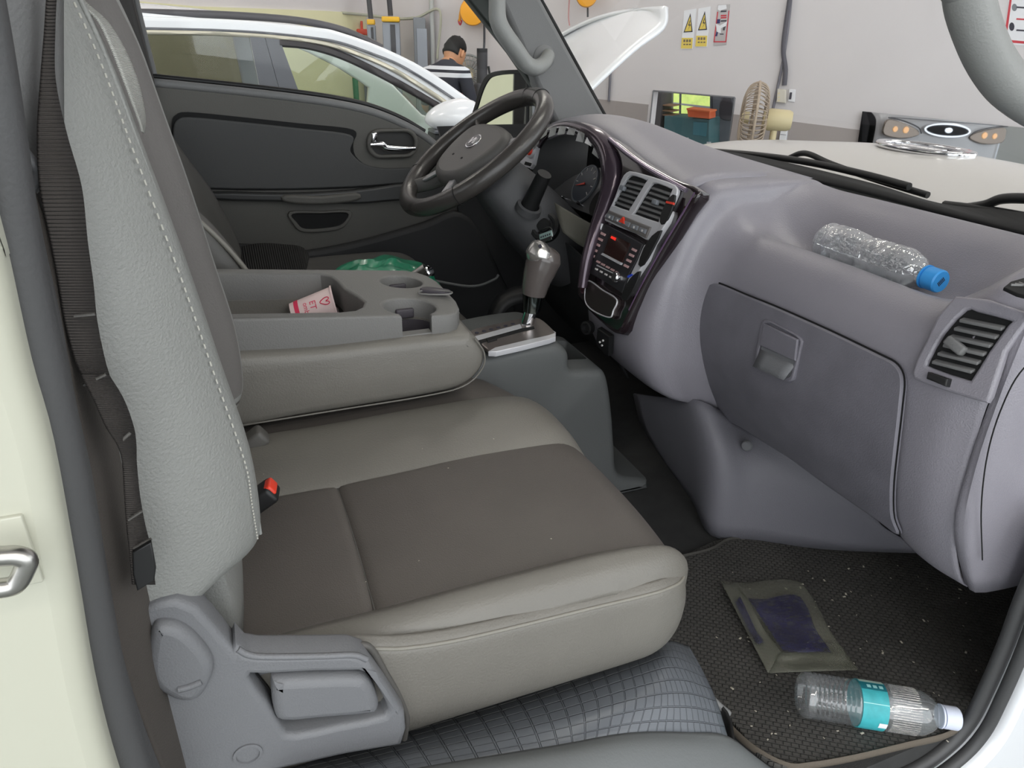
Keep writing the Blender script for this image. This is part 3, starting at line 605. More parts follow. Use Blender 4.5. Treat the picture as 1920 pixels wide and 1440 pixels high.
# lower cover beside the footwell
cols = [[P(1188, 738, X=.80), P(1205, 800, X=.83), P(1250, 870, X=.86)], [P(1250, 746, X=.79), P(1270, 830, X=.80), P(1300, 940, X=.82)],
        [P(1314, 752, X=.79), P(1338, 860, X=.79), P(1334, 1003, X=.80)], [P(1390, 796, X=.87), P(1410, 880, X=.86), P(1420, 1014, X=.875)],
        [P(1500, 862, X=.93), P(1520, 930, X=.94), P(1560, 1030, X=.985)], [P(1640, 962, X=1.02), P(1660, 990, X=1.04), P(1745, 1037, X=1.10)]]
grid('lower_cover', cols, dashd, dash, 5, 5, .004, 60)
q = P(1400, 836, X=.846); lathe('screw_cap', [(0, .004), (.008, .004), (.010, .002), (.0105, -.004)], axisM(q, q+V((-1, -.5, .1))), plast, dash, 20)
# driver side knee panel and cave
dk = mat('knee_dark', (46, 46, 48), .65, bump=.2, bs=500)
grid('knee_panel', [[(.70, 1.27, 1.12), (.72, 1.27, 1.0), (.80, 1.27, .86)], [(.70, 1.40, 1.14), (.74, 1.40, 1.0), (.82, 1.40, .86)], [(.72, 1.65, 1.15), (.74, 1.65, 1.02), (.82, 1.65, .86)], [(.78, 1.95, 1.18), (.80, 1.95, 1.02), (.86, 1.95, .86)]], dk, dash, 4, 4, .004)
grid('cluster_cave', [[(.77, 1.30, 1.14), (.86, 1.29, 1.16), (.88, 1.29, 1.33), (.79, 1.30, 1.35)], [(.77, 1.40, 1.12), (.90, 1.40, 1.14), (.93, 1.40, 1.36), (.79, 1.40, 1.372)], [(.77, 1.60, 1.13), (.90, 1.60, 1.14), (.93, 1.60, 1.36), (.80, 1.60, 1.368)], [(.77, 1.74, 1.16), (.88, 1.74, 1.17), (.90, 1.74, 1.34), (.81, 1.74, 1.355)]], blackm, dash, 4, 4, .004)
grid('column_shelf', [[P(1040, 380, Y=1.40), P(1090, 410, Y=1.34), P(1130, 430, Y=1.28)], [P(1045, 405, Y=1.38), P(1085, 425, Y=1.33), P(1120, 445, Y=1.27)], [P(1055, 435, Y=1.35), P(1080, 455, Y=1.32), P(1105, 470, Y=1.27)]], mat('shelf_olive', (88, 86, 78), .5, bump=.2), dash, 4, 4, .003)
CL = Fr((.845, 1.45, 1.22), (0, -1, 0), (.55, 0, 1))
cl = plate('instrument_cluster', cat2(CL.uvs([(1033, 376), (1058, 350), (1085, 332), (1115, 322), (1148, 318), (1160, 345), (1150, 400), (1120, 408), (1075, 392)]), 4), CL.M, .012, mat('cluster_face', (62, 63, 66), .35, coat=.5), dash, bev=.002)
g1 = CL.uv(1105, 350); g2 = CL.uv(1132, 385)
plate('dial', circ(.048, 32, *g1), CL.M, .004, mat('dial_face', (50, 58, 70), .4), cl, z0=.012)
plate('dial_ring', circ(.050, 32, *g1), CL.M, .005, greyc, cl, holes=[circ(.046, 32, *g1)[::-1]], z0=.012)
plate('dial', circ(.034, 32, *g2), CL.M, .004, blackm, cl, z0=.012)
for k in range(8):
    an = math.radians(-30+k*30); u, v = g1[0]+.039*math.cos(an), g1[1]+.039*math.sin(an)
    box('tick', (.010, .0022, .001), CL.MT(u, v, .0168) @ Rz(math.degrees(an)), inkw, cl)
plate('needle', [(g1[0]-.032, g1[1]-.012), (g1[0]+.006, g1[1]-.002), (g1[0]+.004, g1[1]+.003)], CL.M, .002, redm, cl, z0=.018)
for p in ((1067, 376), (1097, 388)):
    q = CL.hit(*p); lathe('trip_knob', [(.004, 0), (.004, .014), (.003, .016), (0, .016)], axisM(q+CL.n*.01, q+CL.n*.1), chrome, cl, 12)

# ------------------------------------------------------------------ centre stack
BZ = Fr((.71, 1.12, 1.26), (0, -1, 0), (.30, 0, 1))
bz = plate('centre_bezel', cat2(BZ.uvs([(1118, 248), (1150, 260), (1200, 298), (1262, 333), (1312, 358), (1288, 398), (1248, 465), (1212, 530), (1186, 584), (1162, 626), (1128, 604), (1093, 568), (1085, 540), (1108, 455), (1148, 380), (1166, 330), (1158, 288)]), 3), BZ.M, .03, gloss, dash, bev=.007, z0=-.026, smooth=50)
tube('bezel_highlight_streak', [BZ.hit(*p)+BZ.n*.004 for p in ((1146, 262), (1180, 290), (1220, 318), (1262, 342), (1290, 358))], .0045, mat('highlight_lilac', (150, 140, 156), .22, metal=.8), bz, seg=8)  # lilac tube stands in for the gloss highlight along the bezel edge
tube('bezel_edge', [BZ.hit(*p)+BZ.n*.003 for p in ((1306, 362), (1282, 402), (1243, 467), (1207, 532), (1182, 582))], .002, mat('lilac_edge', (120, 96, 128), .25, metal=.6), bz, seg=8)
arch = [P(x, y, Y=Y) for x, y, Y in ((985, 338, 1.75), (998, 300, 1.74), (1012, 268, 1.70), (1034, 245, 1.63), (1062, 236, 1.55), (1092, 242, 1.47), (1120, 258, 1.40), (1142, 285, 1.34), (1150, 318, 1.30), (1146, 355, 1.28), (1132, 395, 1.265), (1115, 440, 1.25), (1100, 490, 1.235), (1092, 540, 1.22))]
tube('cluster_arch', arch, [.009, .010, .010, .010, .011, .014, .019, .024, .025, .022, .018, .015, .012, .010], mat('arch_smoked', (78, 66, 76), .18, metal=.5, coat=.5), dash, seg=14)
tube('arch_trim', [p+V((-.012, .006, -.004)) for p in arch[:10]], .0028, chrome, dash, seg=8, sm=8)
film = glass('clear_film', (.95, .95, .97), .35, .15)
vs = []; fs = []
for k in range(11):
    p = arch[1].lerp(arch[7], k/10) if False else cat(arch[1:8], 10)[min(k*6, 59)]
    q = cat(arch[1:8], 10)[min(k*6+4, 60)]
    d = .012+.012*random.random(); b = len(vs)
    vs += [p+V((-.016, 0, 0)), q+V((-.016, 0, 0)), q+V((-.018, .002, -d)), p+V((-.020, .004, -d*1.2))]; fs.append((b, b+1, b+2, b+3))
o = obj('peeling_film', vs, fs, mat('film_bright', (200, 200, 200), .25, metal=.6), dash, 0); o.modifiers.new('t', 'SOLIDIFY').thickness = .0006
o['label'] = 'torn silvery protective film along the arch'
# left leg switch panel
SP = Fr(P(998, 300, Y=1.72), (.2, -1, 0), (.3, 0, 1))
sp = plate('switch_panel', SP.uvs([(990, 262), (1018, 258), (1006, 310), (990, 332), (978, 326)]), SP.M, .012, silver, dash, bev=.002)
c_ = SP.uv(1004, 286); plate('hazard_switch', circ(.017, 24, *c_), SP.M, .018, silver, sp, bev=.003); plate('red_button', circ(.011, 24, *c_), SP.M, .022, redm, sp, bev=.003)
for dy in (0, 9): plate('switch_slot', SP.uvs([(993-dy*.3, 305+dy), (1004-dy*.4, 308+dy), (1002-dy*.4, 314+dy), (991-dy*.3, 311+dy)]), SP.M, .014, blackm, sp)
# silver vent frame
vf = plate('vent_frame', cat2(BZ.uvs([(1184, 326), (1200, 325), (1262, 344), (1278, 354), (1279, 366), (1266, 394), (1252, 418), (1234, 456), (1200, 440), (1143, 416), (1150, 398), (1162, 372), (1174, 340)]), 2), BZ.M, .008, silver, bz,
           holes=[cat2(BZ.uvs(q), 2)[::-1] for q in ([(1190, 333), (1200, 333), (1221, 341), (1220, 345), (1190, 394), (1186, 397), (1161, 388), (1160, 383), (1180, 345)], [(1236, 347), (1245, 348), (1267, 357), (1268, 364), (1246, 413), (1240, 418), (1200, 404), (1199, 400), (1228, 352)])], bev=.002, z0=.004)
plate('vent_dark', BZ.uvs([(1188, 330), (1270, 356), (1241, 420), (1157, 388)]), BZ.M, .002, blackm, vf, z0=.005)
for (a0, a1, b0, b1, nn) in (((1188, 337), (1221, 345), (1160, 385), (1189, 396), 6), ((1233, 350), (1268, 362), (1201, 402), (1243, 416), 6)):
    for k in range(nn):
        t = (k+.5)/nn; a = BZ.hit(a0[0]+(b0[0]-a0[0])*t, a0[1]+(b0[1]-a0[1])*t); b = BZ.hit(a1[0]+(b1[0]-a1[0])*t, a1[1]+(b1[1]-a1[1])*t)
        d = b-a; M = Matrix((d.normalized(), BZ.n.cross(d.normalized()), BZ.n)).transposed().to_4x4(); M.translation = (a+b)/2+BZ.n*.008
        box('slat', (d.length, .003, .007), M @ Rx(30), plast2, vf, .0008)
for p in ((1178, 356), (1240, 382)):
    q = BZ.hit(*p); box('vent_tab', (.016, .009, .008), Matrix.Translation(q+BZ.n*.013) @ BZ.M.to_3x3().to_4x4(), greyc, vf, .002)
# button strip
bs = plate('button_strip', BZ.uvs([(1152, 397), (1232, 429), (1223, 450), (1145, 413)]), BZ.M, .014, mat('button_grey', (120, 116, 114), .4, metal=.3), bz, bev=.002, z0=.001)
for k in range(5):
    x, y = 1158+k*15.5, 407.5+k*6.4
    q = [(x-5, y-3), (x+6, y+1), (x+3, y+9), (x-8, y+4)]
    plate('button', BZ.uvs(q), BZ.M, .0035, greyc, bs, bev=.0008, z0=.0145)
    if k != 2: plate('button_mark', BZ.uvs([(x-1.5, y+1), (x+1, y+2), (x-.5, y+6), (x-2.5, y+5)]), BZ.M, .0006, inkw, bs, z0=.0181)
plate('hazard_triangle', BZ.uvs([(1184, 411), (1186, 424), (1176, 420)]), BZ.M, .004, redm, bs, z0=.016)
# radio
rd = plate('radio', cat2(BZ.uvs([(1142, 421), (1180, 440), (1217, 460), (1205, 490), (1188, 522), (1177, 552), (1140, 528), (1104, 508), (1118, 476), (1132, 444)]), 1), BZ.M, .014, mat('radio_black', (44, 43, 46), .35), bz, bev=.002)
plate('left_trim', BZ.uvs([(1136, 419), (1142, 423), (1113, 505), (1100, 509), (1114, 470)]), BZ.M, .017, silver, bz, bev=.002)
plate('right_trim', cat2(BZ.uvs([(1252, 419), (1234, 457), (1219, 462), (1207, 490), (1190, 524), (1180, 553), (1190, 550), (1204, 520), (1224, 490), (1236, 460), (1262, 420), (1268, 398)]), 2), BZ.M, .014, silver, bz, bev=.002)
sc = plate('screen', BZ.uvs([(1159, 441), (1195, 460), (1180, 496), (1145, 478)]), BZ.M, .003, mat('lcd_dark', (46, 26, 24), .2, coat=.6), rd, z0=.0145)
plate('screen_bar', BZ.uvs([(1145, 478), (1180, 496), (1178, 500), (1142, 481)]), BZ.M, .005, silver, rd, z0=.0145)
plate('screen_readout', BZ.uvs([(1161, 446), (1170, 450), (1168, 455), (1159, 450)]), BZ.M, .0004, mat('lcd_red', (210, 40, 30), .5, emit=.8), sc, z0=.0178)
lab = mat('button_legend', (196, 160, 160), .5)
for k in range(5):
    plate('button', BZ.uvs([(1140-k*5.2, 438+k*10), (1148-k*5.2, 442+k*10), (1146-k*5.2, 446+k*10), (1138-k*5.2, 442+k*10)]), BZ.M, .0025, lab, rd, z0=.0142, bev=.0005)
    if k < 4: plate('button', BZ.uvs([(1199-k*5, 468+k*10), (1207-k*5, 472+k*10), (1205-k*5, 476+k*10), (1197-k*5, 472+k*10)]), BZ.M, .0025, lab, rd, z0=.0142, bev=.0005)
    plate('button', BZ.uvs([(1132+k*9, 491+k*5), (1138+k*9, 494+k*5), (1136+k*9, 497+k*5), (1130+k*9, 494+k*5)]), BZ.M, .0025, lab, rd, z0=.0142, bev=.0005)
    plate('button', BZ.uvs([(1129+k*9, 505+k*5), (1133+k*9, 507+k*5), (1132+k*9, 510+k*5), (1128+k*9, 508+k*5)]), BZ.M, .0025, inkw, rd, z0=.0142, bev=.0005)
plate('slot_line', BZ.uvs([(1131, 499), (1172, 519), (1172, 521), (1130, 501)]), BZ.M, .001, silver, rd, z0=.0142)
for p, r in (((1117, 490), .008), ((1173, 524), .0095)):
    q = BZ.hit(*p)+BZ.n*.014; lathe('knob', [(r*1.1, 0), (r, .010), (r*.85, .013), (0, .013)], axisM(q, q+BZ.n), chrome, rd, 24)
# ashtray bin and lighter socket
at_ = plate('ashtray', cat2(BZ.uvs([(1113, 528), (1140, 545), (1168, 563), (1162, 584), (1154, 598), (1128, 588), (1110, 574), (1106, 556)]), 2), BZ.M, .014, smoke, bz, bev=.004)
tube('ashtray_rim', [BZ.hit(*p)+BZ.n*.013 for p in ((1113, 529), (1140, 546), (1167, 564), (1161, 584), (1154, 597), (1128, 588), (1111, 574), (1107, 556))], .0016, silver, at_, seg=6, closed=True)
q = BZ.hit(1101, 540)+BZ.n*.003; lathe('lighter_socket', [(.0135, 0), (.0135, .006), (.010, .007), (.009, .002), (0, .002)], axisM(q, q+BZ.n), mat('socket_pink', (150, 118, 128), .25, metal=.8), bz, 24)
plate('film_tab', cat2(BZ.uvs([(1268, 374), (1279, 370), (1272, 400), (1258, 424), (1250, 420), (1254, 400)]), 2), BZ.M, .004, black, bz, bev=.001, z0=.012)
plate('film_tab', cat2(BZ.uvs([(1238, 446), (1256, 436), (1240, 470), (1222, 500), (1212, 500), (1222, 470)]), 2), BZ.M, .004, black, bz, bev=.001, z0=.015)
plate('film_tab', cat2(BZ.uvs([(1202, 520), (1216, 512), (1206, 540), (1190, 566), (1180, 560), (1190, 536)]), 2), BZ.M, .004, black, bz, bev=.001, z0=.015)
plate('red_tab', BZ.uvs([(1267, 382), (1281, 385), (1280, 389), (1266, 386)]), BZ.M, .003, redm, bz, z0=.018)
plate('blue_tab', BZ.uvs([(1195, 522), (1203, 518), (1204, 520), (1196, 525)]), BZ.M, .003, mat('blue_plastic', (50, 80, 210), .4), bz, z0=.02)
AX = Fr(P(1140, 636, X=.665), (.1, -1, 0), (-.25, 0, 1))
plate('socket_panel', AX.uvs([(1129, 612), (1152, 628), (1150, 664), (1142, 660), (1126, 640)]), AX.M, .012, black, dash, bev=.002)
for p in ((1135, 637), (1141, 634), (1139, 643)): plate('socket_pin', circ(.002, 10, *AX.uv(*p)), AX.M, .0145, inkw, dash)
q = P(1103, 614, X=.655); lathe('power_socket', [(.014, -.004), (.014, .008), (.010, .009), (.009, .0), (0, .0)], axisM(q, q+V((-1, -.4, .1))), black, dash, 20)

# ------------------------------------------------------------------ steering column and wheel
col_ = thing('steering_column', (.64, 1.53, 1.17), 'dark plastic steering column shroud with ignition lock', 'steering column')
cdm = mat('column_plastic', (70, 70, 72), .55, bump=.2, bs=500)
ax0, ax1 = V((.555, 1.53, 1.285)), V((.76, 1.52, 1.075)); az = (ax1-ax0).normalized(); ay = V((0, 1, 0)); an_ = az.cross(ay)
rows = []
for t, hw, hh in ((0, .050, .045), (.08, .068, .060), (.4, .088, .074), (.75, .092, .080), (1, .085, .078)):
    c = ax0.lerp(ax1, t)
    rows.append([c+ay*hw*math.copysign(abs(math.cos(a))**.7, math.cos(a))+an_*hh*math.copysign(abs(math.sin(a))**.7, math.sin(a)) for a in [2*math.pi*k/16 for k in range(16)]])
grid('shroud', rows, cdm, col_, 2, 5, 0, 60, closed=True)
q = P(1020, 424, Y=1.437); d = V((-.45, -.62, .45)).normalized()
ig = lathe('ignition_lock', [(.033, -.02), (.033, .004), (.026, .008), (.021, .006), (.020, .001), (.0, .001)], axisM(q, q+d), black, col_, 28)
lathe('lock_barrel', [(.015, 0), (.015, .010), (.010, .013), (0, .013)], axisM(q, q+d), blackm, col_, 20)
s0, s1_ = P(992, 388, Y=1.44), P(1021, 326, Y=1.40)
tube('control_stalk', [s0, s0.lerp(s1_, .35), s0.lerp(s1_, .7), s1_], [.020, .018, .017, .0155], black, col_, seg=14)
lathe('stalk_collar', [(.030, -.01), (.028, .004), (.022, .006), (.02, -.004)], axisM(s0, s1_), cdm, col_, 20)
# key with tag
ky = thing('ignition_key', q, 'ignition key with a pale printed tag hanging under the lock', 'key')
KF = Fr(P(1024, 443, Y=1.40), (.15, -1, .25), (.2, .2, 1))
plate('tag', KF.uvs([(1013, 440), (1035, 432), (1037, 442), (1014, 450)]), KF.M, .003, mat('tag_mint', (180, 205, 200), .5), ky, bev=.0006)
for k in range(5): plate('tag_print', KF.uvs([(1016+k*4, 444-k*1.4), (1018+k*4, 443-k*1.4), (1018+k*4, 446-k*1.4), (1016+k*4, 447-k*1.4)]), KF.M, .0004, ink, ky, z0=.0031)
plate('key_bow', KF.uvs([(1014, 452), (1036, 442), (1037, 449), (1012, 460)]), KF.M, .004, chrome, ky, bev=.001)
tube('key_ring', [KF.hit(*p) for p in ((1030, 426), (1014, 432), (1008, 448), (1020, 456), (1034, 448), (1036, 434))], .0012, steel, ky, seg=6, closed=True)
tau = math.radians(53); WC = V((.518, 1.535, 1.331)); e1 = V((0, -1, 0)); e2 = V((math.sin(tau), 0, math.cos(tau))); wn = e1.cross(e2).normalized()
sw = thing('steering_wheel', WC, 'dark leather steering wheel with oval centre badge', 'steering wheel')
rimm = mat('wheel_leather', (62, 59, 57), .27, bump=.12, bs=350)
def wp_(r, a, h=0): return WC+e1*r*math.cos(a)+e2*r*math.sin(a)+wn*h
tube('rim', [wp_(.180, 2*math.pi*k/24) for k in range(24)], .0192, rimm, sw, seg=16, sm=4, closed=True)
for a in (math.radians(100), math.radians(215), math.radians(325), math.radians(80)):
    tube('rim_seam', [wp_(.181, a)+(wp_(1, a)-WC)*.0195*math.cos(t)+wn*.0195*math.sin(t) for t in [2*math.pi*k/12 for k in range(12)]], .0008, blackm, sw, seg=6, sm=2, closed=True)
WM = Matrix((e1, e2, wn)).transposed().to_4x4(); WM.translation = WC
hub = cat2([(-.118, .040), (-.085, .068), (0, .078), (.085, .068), (.118, .040), (.112, -.02), (.072, -.078), (0, -.098), (-.072, -.078), (-.112, -.02)], 4)
padm = mat('hub_plastic', (84, 82, 80), .5, bump=.2, bs=500)
plate('hub_pad', hub, WM, .05, padm, sw, bev=.018, z0=-.035, smooth=60)
spk = mat('spoke_silver', (150, 150, 152), .3, metal=.6)
for a, l in ((math.radians(25), .06), (math.radians(155), .06), (math.radians(235), .08), (math.radians(305), .08)):
    tube('spoke', [wp_(.075, a, -.018), wp_(.13, a, -.014), wp_(.176, a, -.003)], [.020, .017, .015], padm if a > 3 else rimm, sw, seg=12, flat=.5)
    plate('spoke_insert', rrect(.05, .020, .008, 4), Matrix.Translation(wp_(.118, a, -.004)) @ WM.to_3x3().to_4x4() @ Rz(math.degrees(a)), .006, spk, sw, bev=.002)
bd = plate('badge', circ(.026, 32, 0, .012, .021), WM, .004, chrome, sw, z0=.014, bev=.0015)
plate('badge_field', circ(.022, 32, 0, .012, .0175), WM, .001, mat('badge_dark', (90, 90, 92), .3, metal=.7), bd, z0=.018)
for pts in ([(-.013, .018), (-.009, .020), (-.002, .000), (-.006, .000)], [(-.006, .000), (-.002, .000), (.006, .022), (.001, .022)], [(.004, .020), (.008, .021), (.013, .005), (.009, .004)]):
    plate('badge_stroke', pts, WM, .001, chrome, bd, z0=.0188)
for x in (-.03, .03): plate('horn_mark', rrect(.008, .005, .002, 3, x, -.035), WM, .0006, blackm, sw, z0=.0151)
tube('lower_cover_line', [wp_(.084, math.radians(a), .008) for a in (215, 240, 270, 300, 325)], .0012, blackm, sw, seg=6)

# ------------------------------------------------------------------ floor console and gear lever
fc = thing('floor_console', (.5, 1.18, .69), 'dark grey floor console between the seats and the dash', 'console')
XZp = lambda y: Matrix(((1, 0, 0, 0), (0, 0, 1, y), (0, 1, 0, 0), (0, 0, 0, 1)))
pr = cat2([(.30, 1.03), (.42, 1.046), (.50, 1.050), (.535, 1.046), (.556, 1.025), (.562, .992), (.60, .986), (.630, .980), (.645, .955), (.662, .88), (.675, .80), (.692, .73), (.765, .700)], 4, False)+[(.77, .675), (.30, .675)]
o = plate('console_body', pr, XZ(1.092), .20, consd, fc, bev=.016, z0=-.20, smooth=50)
cut(o, [box('c', (.052, .10, .12), T(.600, 1.20, .99), consd, None, .008)])
plate('pocket_floor', rrect(.05, .096, .008, 3, .600, 1.20), T(0, 0, .931), .003, blackm, fc)
SPz = Fr((.47, 1.17, 1.0515), (1, 0, 0), (0, 1, 0))
champ = mat('champagne_metal', (150, 142, 138), .3, metal=.75)
sl = plate('selector_plate', cat2(SPz.uvs([(880, 628), (930, 614), (985, 602), (1012, 604), (1034, 622), (1041, 634), (1030, 641), (930, 664), (900, 650)]), 3), SPz.M, .008, champ, fc, bev=.003)
plate('plate_border', cat2(SPz.uvs([(928, 661), (1030, 637), (1040, 632), (1041, 638), (1030, 645), (930, 669)]), 2), SPz.M, .010, silver, sl, bev=.001)
plate('gate_strip', SPz.uvs([(888, 640), (975, 616), (978, 623), (893, 648)]), SPz.M, .0095, silver, sl)
plate('gate_slot', SPz.uvs([(893, 648), (978, 624), (1000, 620), (1002, 624), (980, 629), (896, 653)]), SPz.M, .0092, blackm, sl)
for k in range(6): plate('gate_mark', circ(.004, 12, *SPz.uv(894+k*13.5, 632-k*3.4)), SPz.M, .009, ink, sl)
plate('release_button', SPz.uvs([(912, 645), (930, 640), (932, 646), (915, 651)]), SPz.M, .012, black, sl, bev=.001)
gl_ = thing('gear_lever', P(990, 620, Y=1.185), 'chrome gear lever with smoked grey knob', 'gear lever')
def G(x, y): return P(x, y, Y=1.185)
tube('shaft', [G(984, 630), G(988, 610), G(996, 580)], [.0135, .013, .012], chrome, gl_, seg=16)
tube('collar', [G(996, 584), G(999, 565), G(1001, 548)], [.0165, .0195, .0215], mat('dark_chrome', (90, 98, 96), .12, metal=1), gl_, seg=18)
kb = tube('knob', [G(1001, 552), G(1005, 530), G(1013, 505), G(1021, 484), G(1026, 470), G(1028, 463)], [.0225, .0260, .0305, .0325, .025, .008], mat('knob_smoked', (86, 80, 78), .25, coat=.5), gl_, seg=22)
kc = tube('knob_cap', [G(1012, 489), G(1014, 478), G(1019, 467), G(1026, 460)], [.024, .029, .026, .008], mat('knob_silver', (190, 188, 184), .2, metal=.8), gl_, seg=20)
plate('cap_mark', rrect(.006, .006, .001, 3), axisM(G(1023, 467)+V((-.02, -.02, .012)), G(1023, 467)+V((-.1, -.1, .06))), .001, ink, gl_)

# ------------------------------------------------------------------ passenger bench seat
ps = thing('passenger_seat', (.15, .75, .68), 'grey leather passenger bench seat nearest the open door', 'seat')
def station(Y, z, xr=-.10, xf=.415, side=0, dz=0):
    return [(xr, Y, z-.004), (.0, Y, z), (.085, Y, z), (.20, Y, z+.003), (.32, Y, z+.004), (xf-.03, Y, z), (xf+.01, Y, z-.010), (xf+.034, Y, z-.035), (xf+.036, Y, z-.065), (xf+.012, Y, z-.105), (xf-.04, Y, z-.13)]
def patch(name, sts, m_, n=4, m=5): return grid(name, sts, m_, ps, n, m, .005, 60)
# near bolster: rolls over the side and down to the piping, then the side panel
Zs = lambda x: 1.0-.03*0
bol = []
for Y, z, xr, xf in ((.572, 1.014, -.10, .405), (.560, 1.024, -.10, .408), (.545, 1.033, -.10, .412), (.528, 1.026, -.06, .396), (.515, 1.006, -.02, .372)):
    bol.append(station(Y, z, xr, xf)[:9])
near_edge = []
patch('near_bolster', bol, leather)
path = [(-.03, .508, 0, -1, 1.040), (.04, .508, 0, -1, 1.038), (.07, .508, 0, -1, 1.030), (.10, .508, 0, -1, 1.020), (.15, .508, 0, -1, 1.012), (.22, .508, 0, -1, 1.008), (.30, .508, 0, -1, 1.005), (.36, .508, 0, -1, 1.002), (.395, .510, .2, -.98, 1.0), (.424, .521, .55, -.83, .994), (.441, .542, .88, -.47, .988), (.447, .575, 1, -.1, .984), (.448, .63, 1, 0, .982), (.447, .72, 1, 0, .982), (.446, .82, 1, 0, .982), (.443, .92, 1, .05, .982), (.435, 1.0, 1, .1, .98)]
def prow(o_, fz): return [(x+nx*o_, y+ny*o_, fz(z)) for x, y, nx, ny, z in path]
grid('side_panel', [prow(-.010, lambda z: z+.008), prow(-.001, lambda z: z+.001), prow(.003, lambda z: z-.012), prow(.006, lambda z: .955), prow(.003, lambda z: .925), prow(-.006, lambda z: .900), prow(-.018, lambda z: .894)], leather, ps, 4, 4, .003, 60)
pipe_pts = prow(.0005, lambda z: z+.001)[:12]
tube('piping', pipe_pts, .0021, piping, ps, seg=8)
tube('piping_seam', prow(.0022, lambda z: z-.0055)[:12], .0008, leather_d, ps, seg=6)
def cpatch(name, x0, x1, m_):
    rows = []
    for Y, dz in ((.569, -.006), (.580, .0), (.63, .006), (.69, .008), (.75, .006), (.803, .001), (.812, -.005)):
        z = 1.018+dz; r = []
        ys = Y+(.02 if Y > .79 else (.01 if Y > .7 else 0))*max(0, (x1-.3))/.12*.5
        if x1 < .2: r = [(x0, Y, z-.003), (x0+.03, Y, z), ((x0+x1)/2, Y, z+.001), (x1-.012, Y, z), (x1-.002, Y, z-.005)]
        else: r = [(x0+.002, Y, z-.005), (x0+.012, Y, z), (.18, Y, z+.003), (.29, ys, z+.003), (.38, ys, z), (.42, ys, z-.008), (.446, ys, z-.034), (.45, ys, z-.066)]
        rows.append(r)
    return patch(name, rows, m_)
cpatch('centre_panel', .085, .42, leather_p)
cpatch('rear_panel', -.12, .083, leather_p)
ip = []
for Y, dz in ((.810, -.006), (.822, .001), (.86, .010), (.92, .012), (.965, .004), (.976, -.004)):
    s = station(Y+.012*0, 1.021+dz, -.12, .415-.006*((Y-.81)/.16)); ip.append(s)
patch('inner_panel', ip, leather)
cc = []
for Y, dz in ((.974, -.004), (.985, .003), (1.03, .004), (1.10, -.002), (1.18, -.012), (1.24, -.03)):
    cc.append(station(Y, 1.010+dz, -.12, .405-.30*max(0, Y-.98)))
patch('centre_cushion', cc, leather_p)
def seam(pts, r=.0011, m_=leather_d): return tube('seam', pts, r, m_, ps, seg=6)
seam([(x, .570, 1.0155) for x in (-.1, .0, .1, .2, .3)]+[(.38, .571, 1.012), (.42, .572, 1.002), (.445, .574, .975)])
seam([(.084, Y, 1.016+.008*math.sin((Y-.57)/.24*math.pi)) for Y in (.572, .63, .69, .75, .808)])
seam([(x, .811, 1.0175) for x in (-.1, 0, .1, .2)]+[(.30, .813, 1.018), (.38, .818, 1.014), (.425, .82, 1.002), (.448, .82, .972)])
seam([(x, .9755, 1.0195) for x in (-.1, 0, .1, .2, .3)]+[(.38, .976, 1.014), (.42, .977, 1.002)], .0016, piping)
# crumbs of dust left on the panels are too fine to model singly
# backrest
def xfr(z): return {True: -.0}.get(False, 0) or (-.012-.022*max(0, (z-1.24))/.16 if z < 1.4 else (-.034-.026*(z-1.4)/.16 if z < 1.56 else -.06-.30*(z-1.56)))
def ring(z, f=1.0, sh=0):
    x = xfr(z)+sh
    pts = [(-.20, .63), (-.185, .545), (-.13, .497), (-.075, .489), (-.030, .507), (-.006, .533), (0, .549), (-.004, .572), (-.026, .61), (-.034, .70), (-.026, .79), (-.002, .835), (-.004, .868), (-.03, .892), (-.11, .90), (-.20, .88)]
    c = (-.09, .69)
    return [(x+c[0]+(a-c[0])*f, c[1]+(b-c[1])*f, z) for a, b in pts]
bk = thing  # alias unused
zz = [(1.128, .80, -.02), (1.136, .90, -.012), (1.150, .97, -.004), (1.175, 1, 0), (1.24, 1, 0), (1.32, 1, 0), (1.40, 1, 0), (1.48, .995, 0), (1.54, .985, 0), (1.60, .96, 0), (1.68, .9, 0), (1.74, .78, 0)]
rows = []
for z, f, sh in zz:
    r = ring(z, f, sh)
    if z < 1.18:   # lower edge of the side drops towards the rear
        r = [(a, b, c-(.02 if a < -.07 else 0)) for a, b, c in r]
    rows.append(r)
back = grid('backrest', rows, leather_l, ps, 3, 4, .004, 60)
facem = mat('backrest_face', (104, 101, 99), .55, bump=.25, bs=420)
rf = [[V(q)+V((.0015, 0, 0)) for q in r[7:13]] for r in rows[2:10]]
grid('face_panel', rf, facem, back, 3, 4, .002, 60)
grid('lower_skirt', [[(-.115, .565, 1.19), (-.075, .560, 1.19), (-.055, .575, 1.19), (-.05, .70, 1.19), (-.05, .88, 1.19)], [(-.10, .568, 1.10), (-.062, .562, 1.10), (-.045, .578, 1.10), (-.04, .70, 1.10), (-.04, .88, 1.10)], [(-.095, .572, 1.02), (-.06, .566, 1.02), (-.045, .582, 1.02), (-.04, .70, 1.01), (-.04, .88, 1.01)]], leather_l, back, 3, 3, .004)
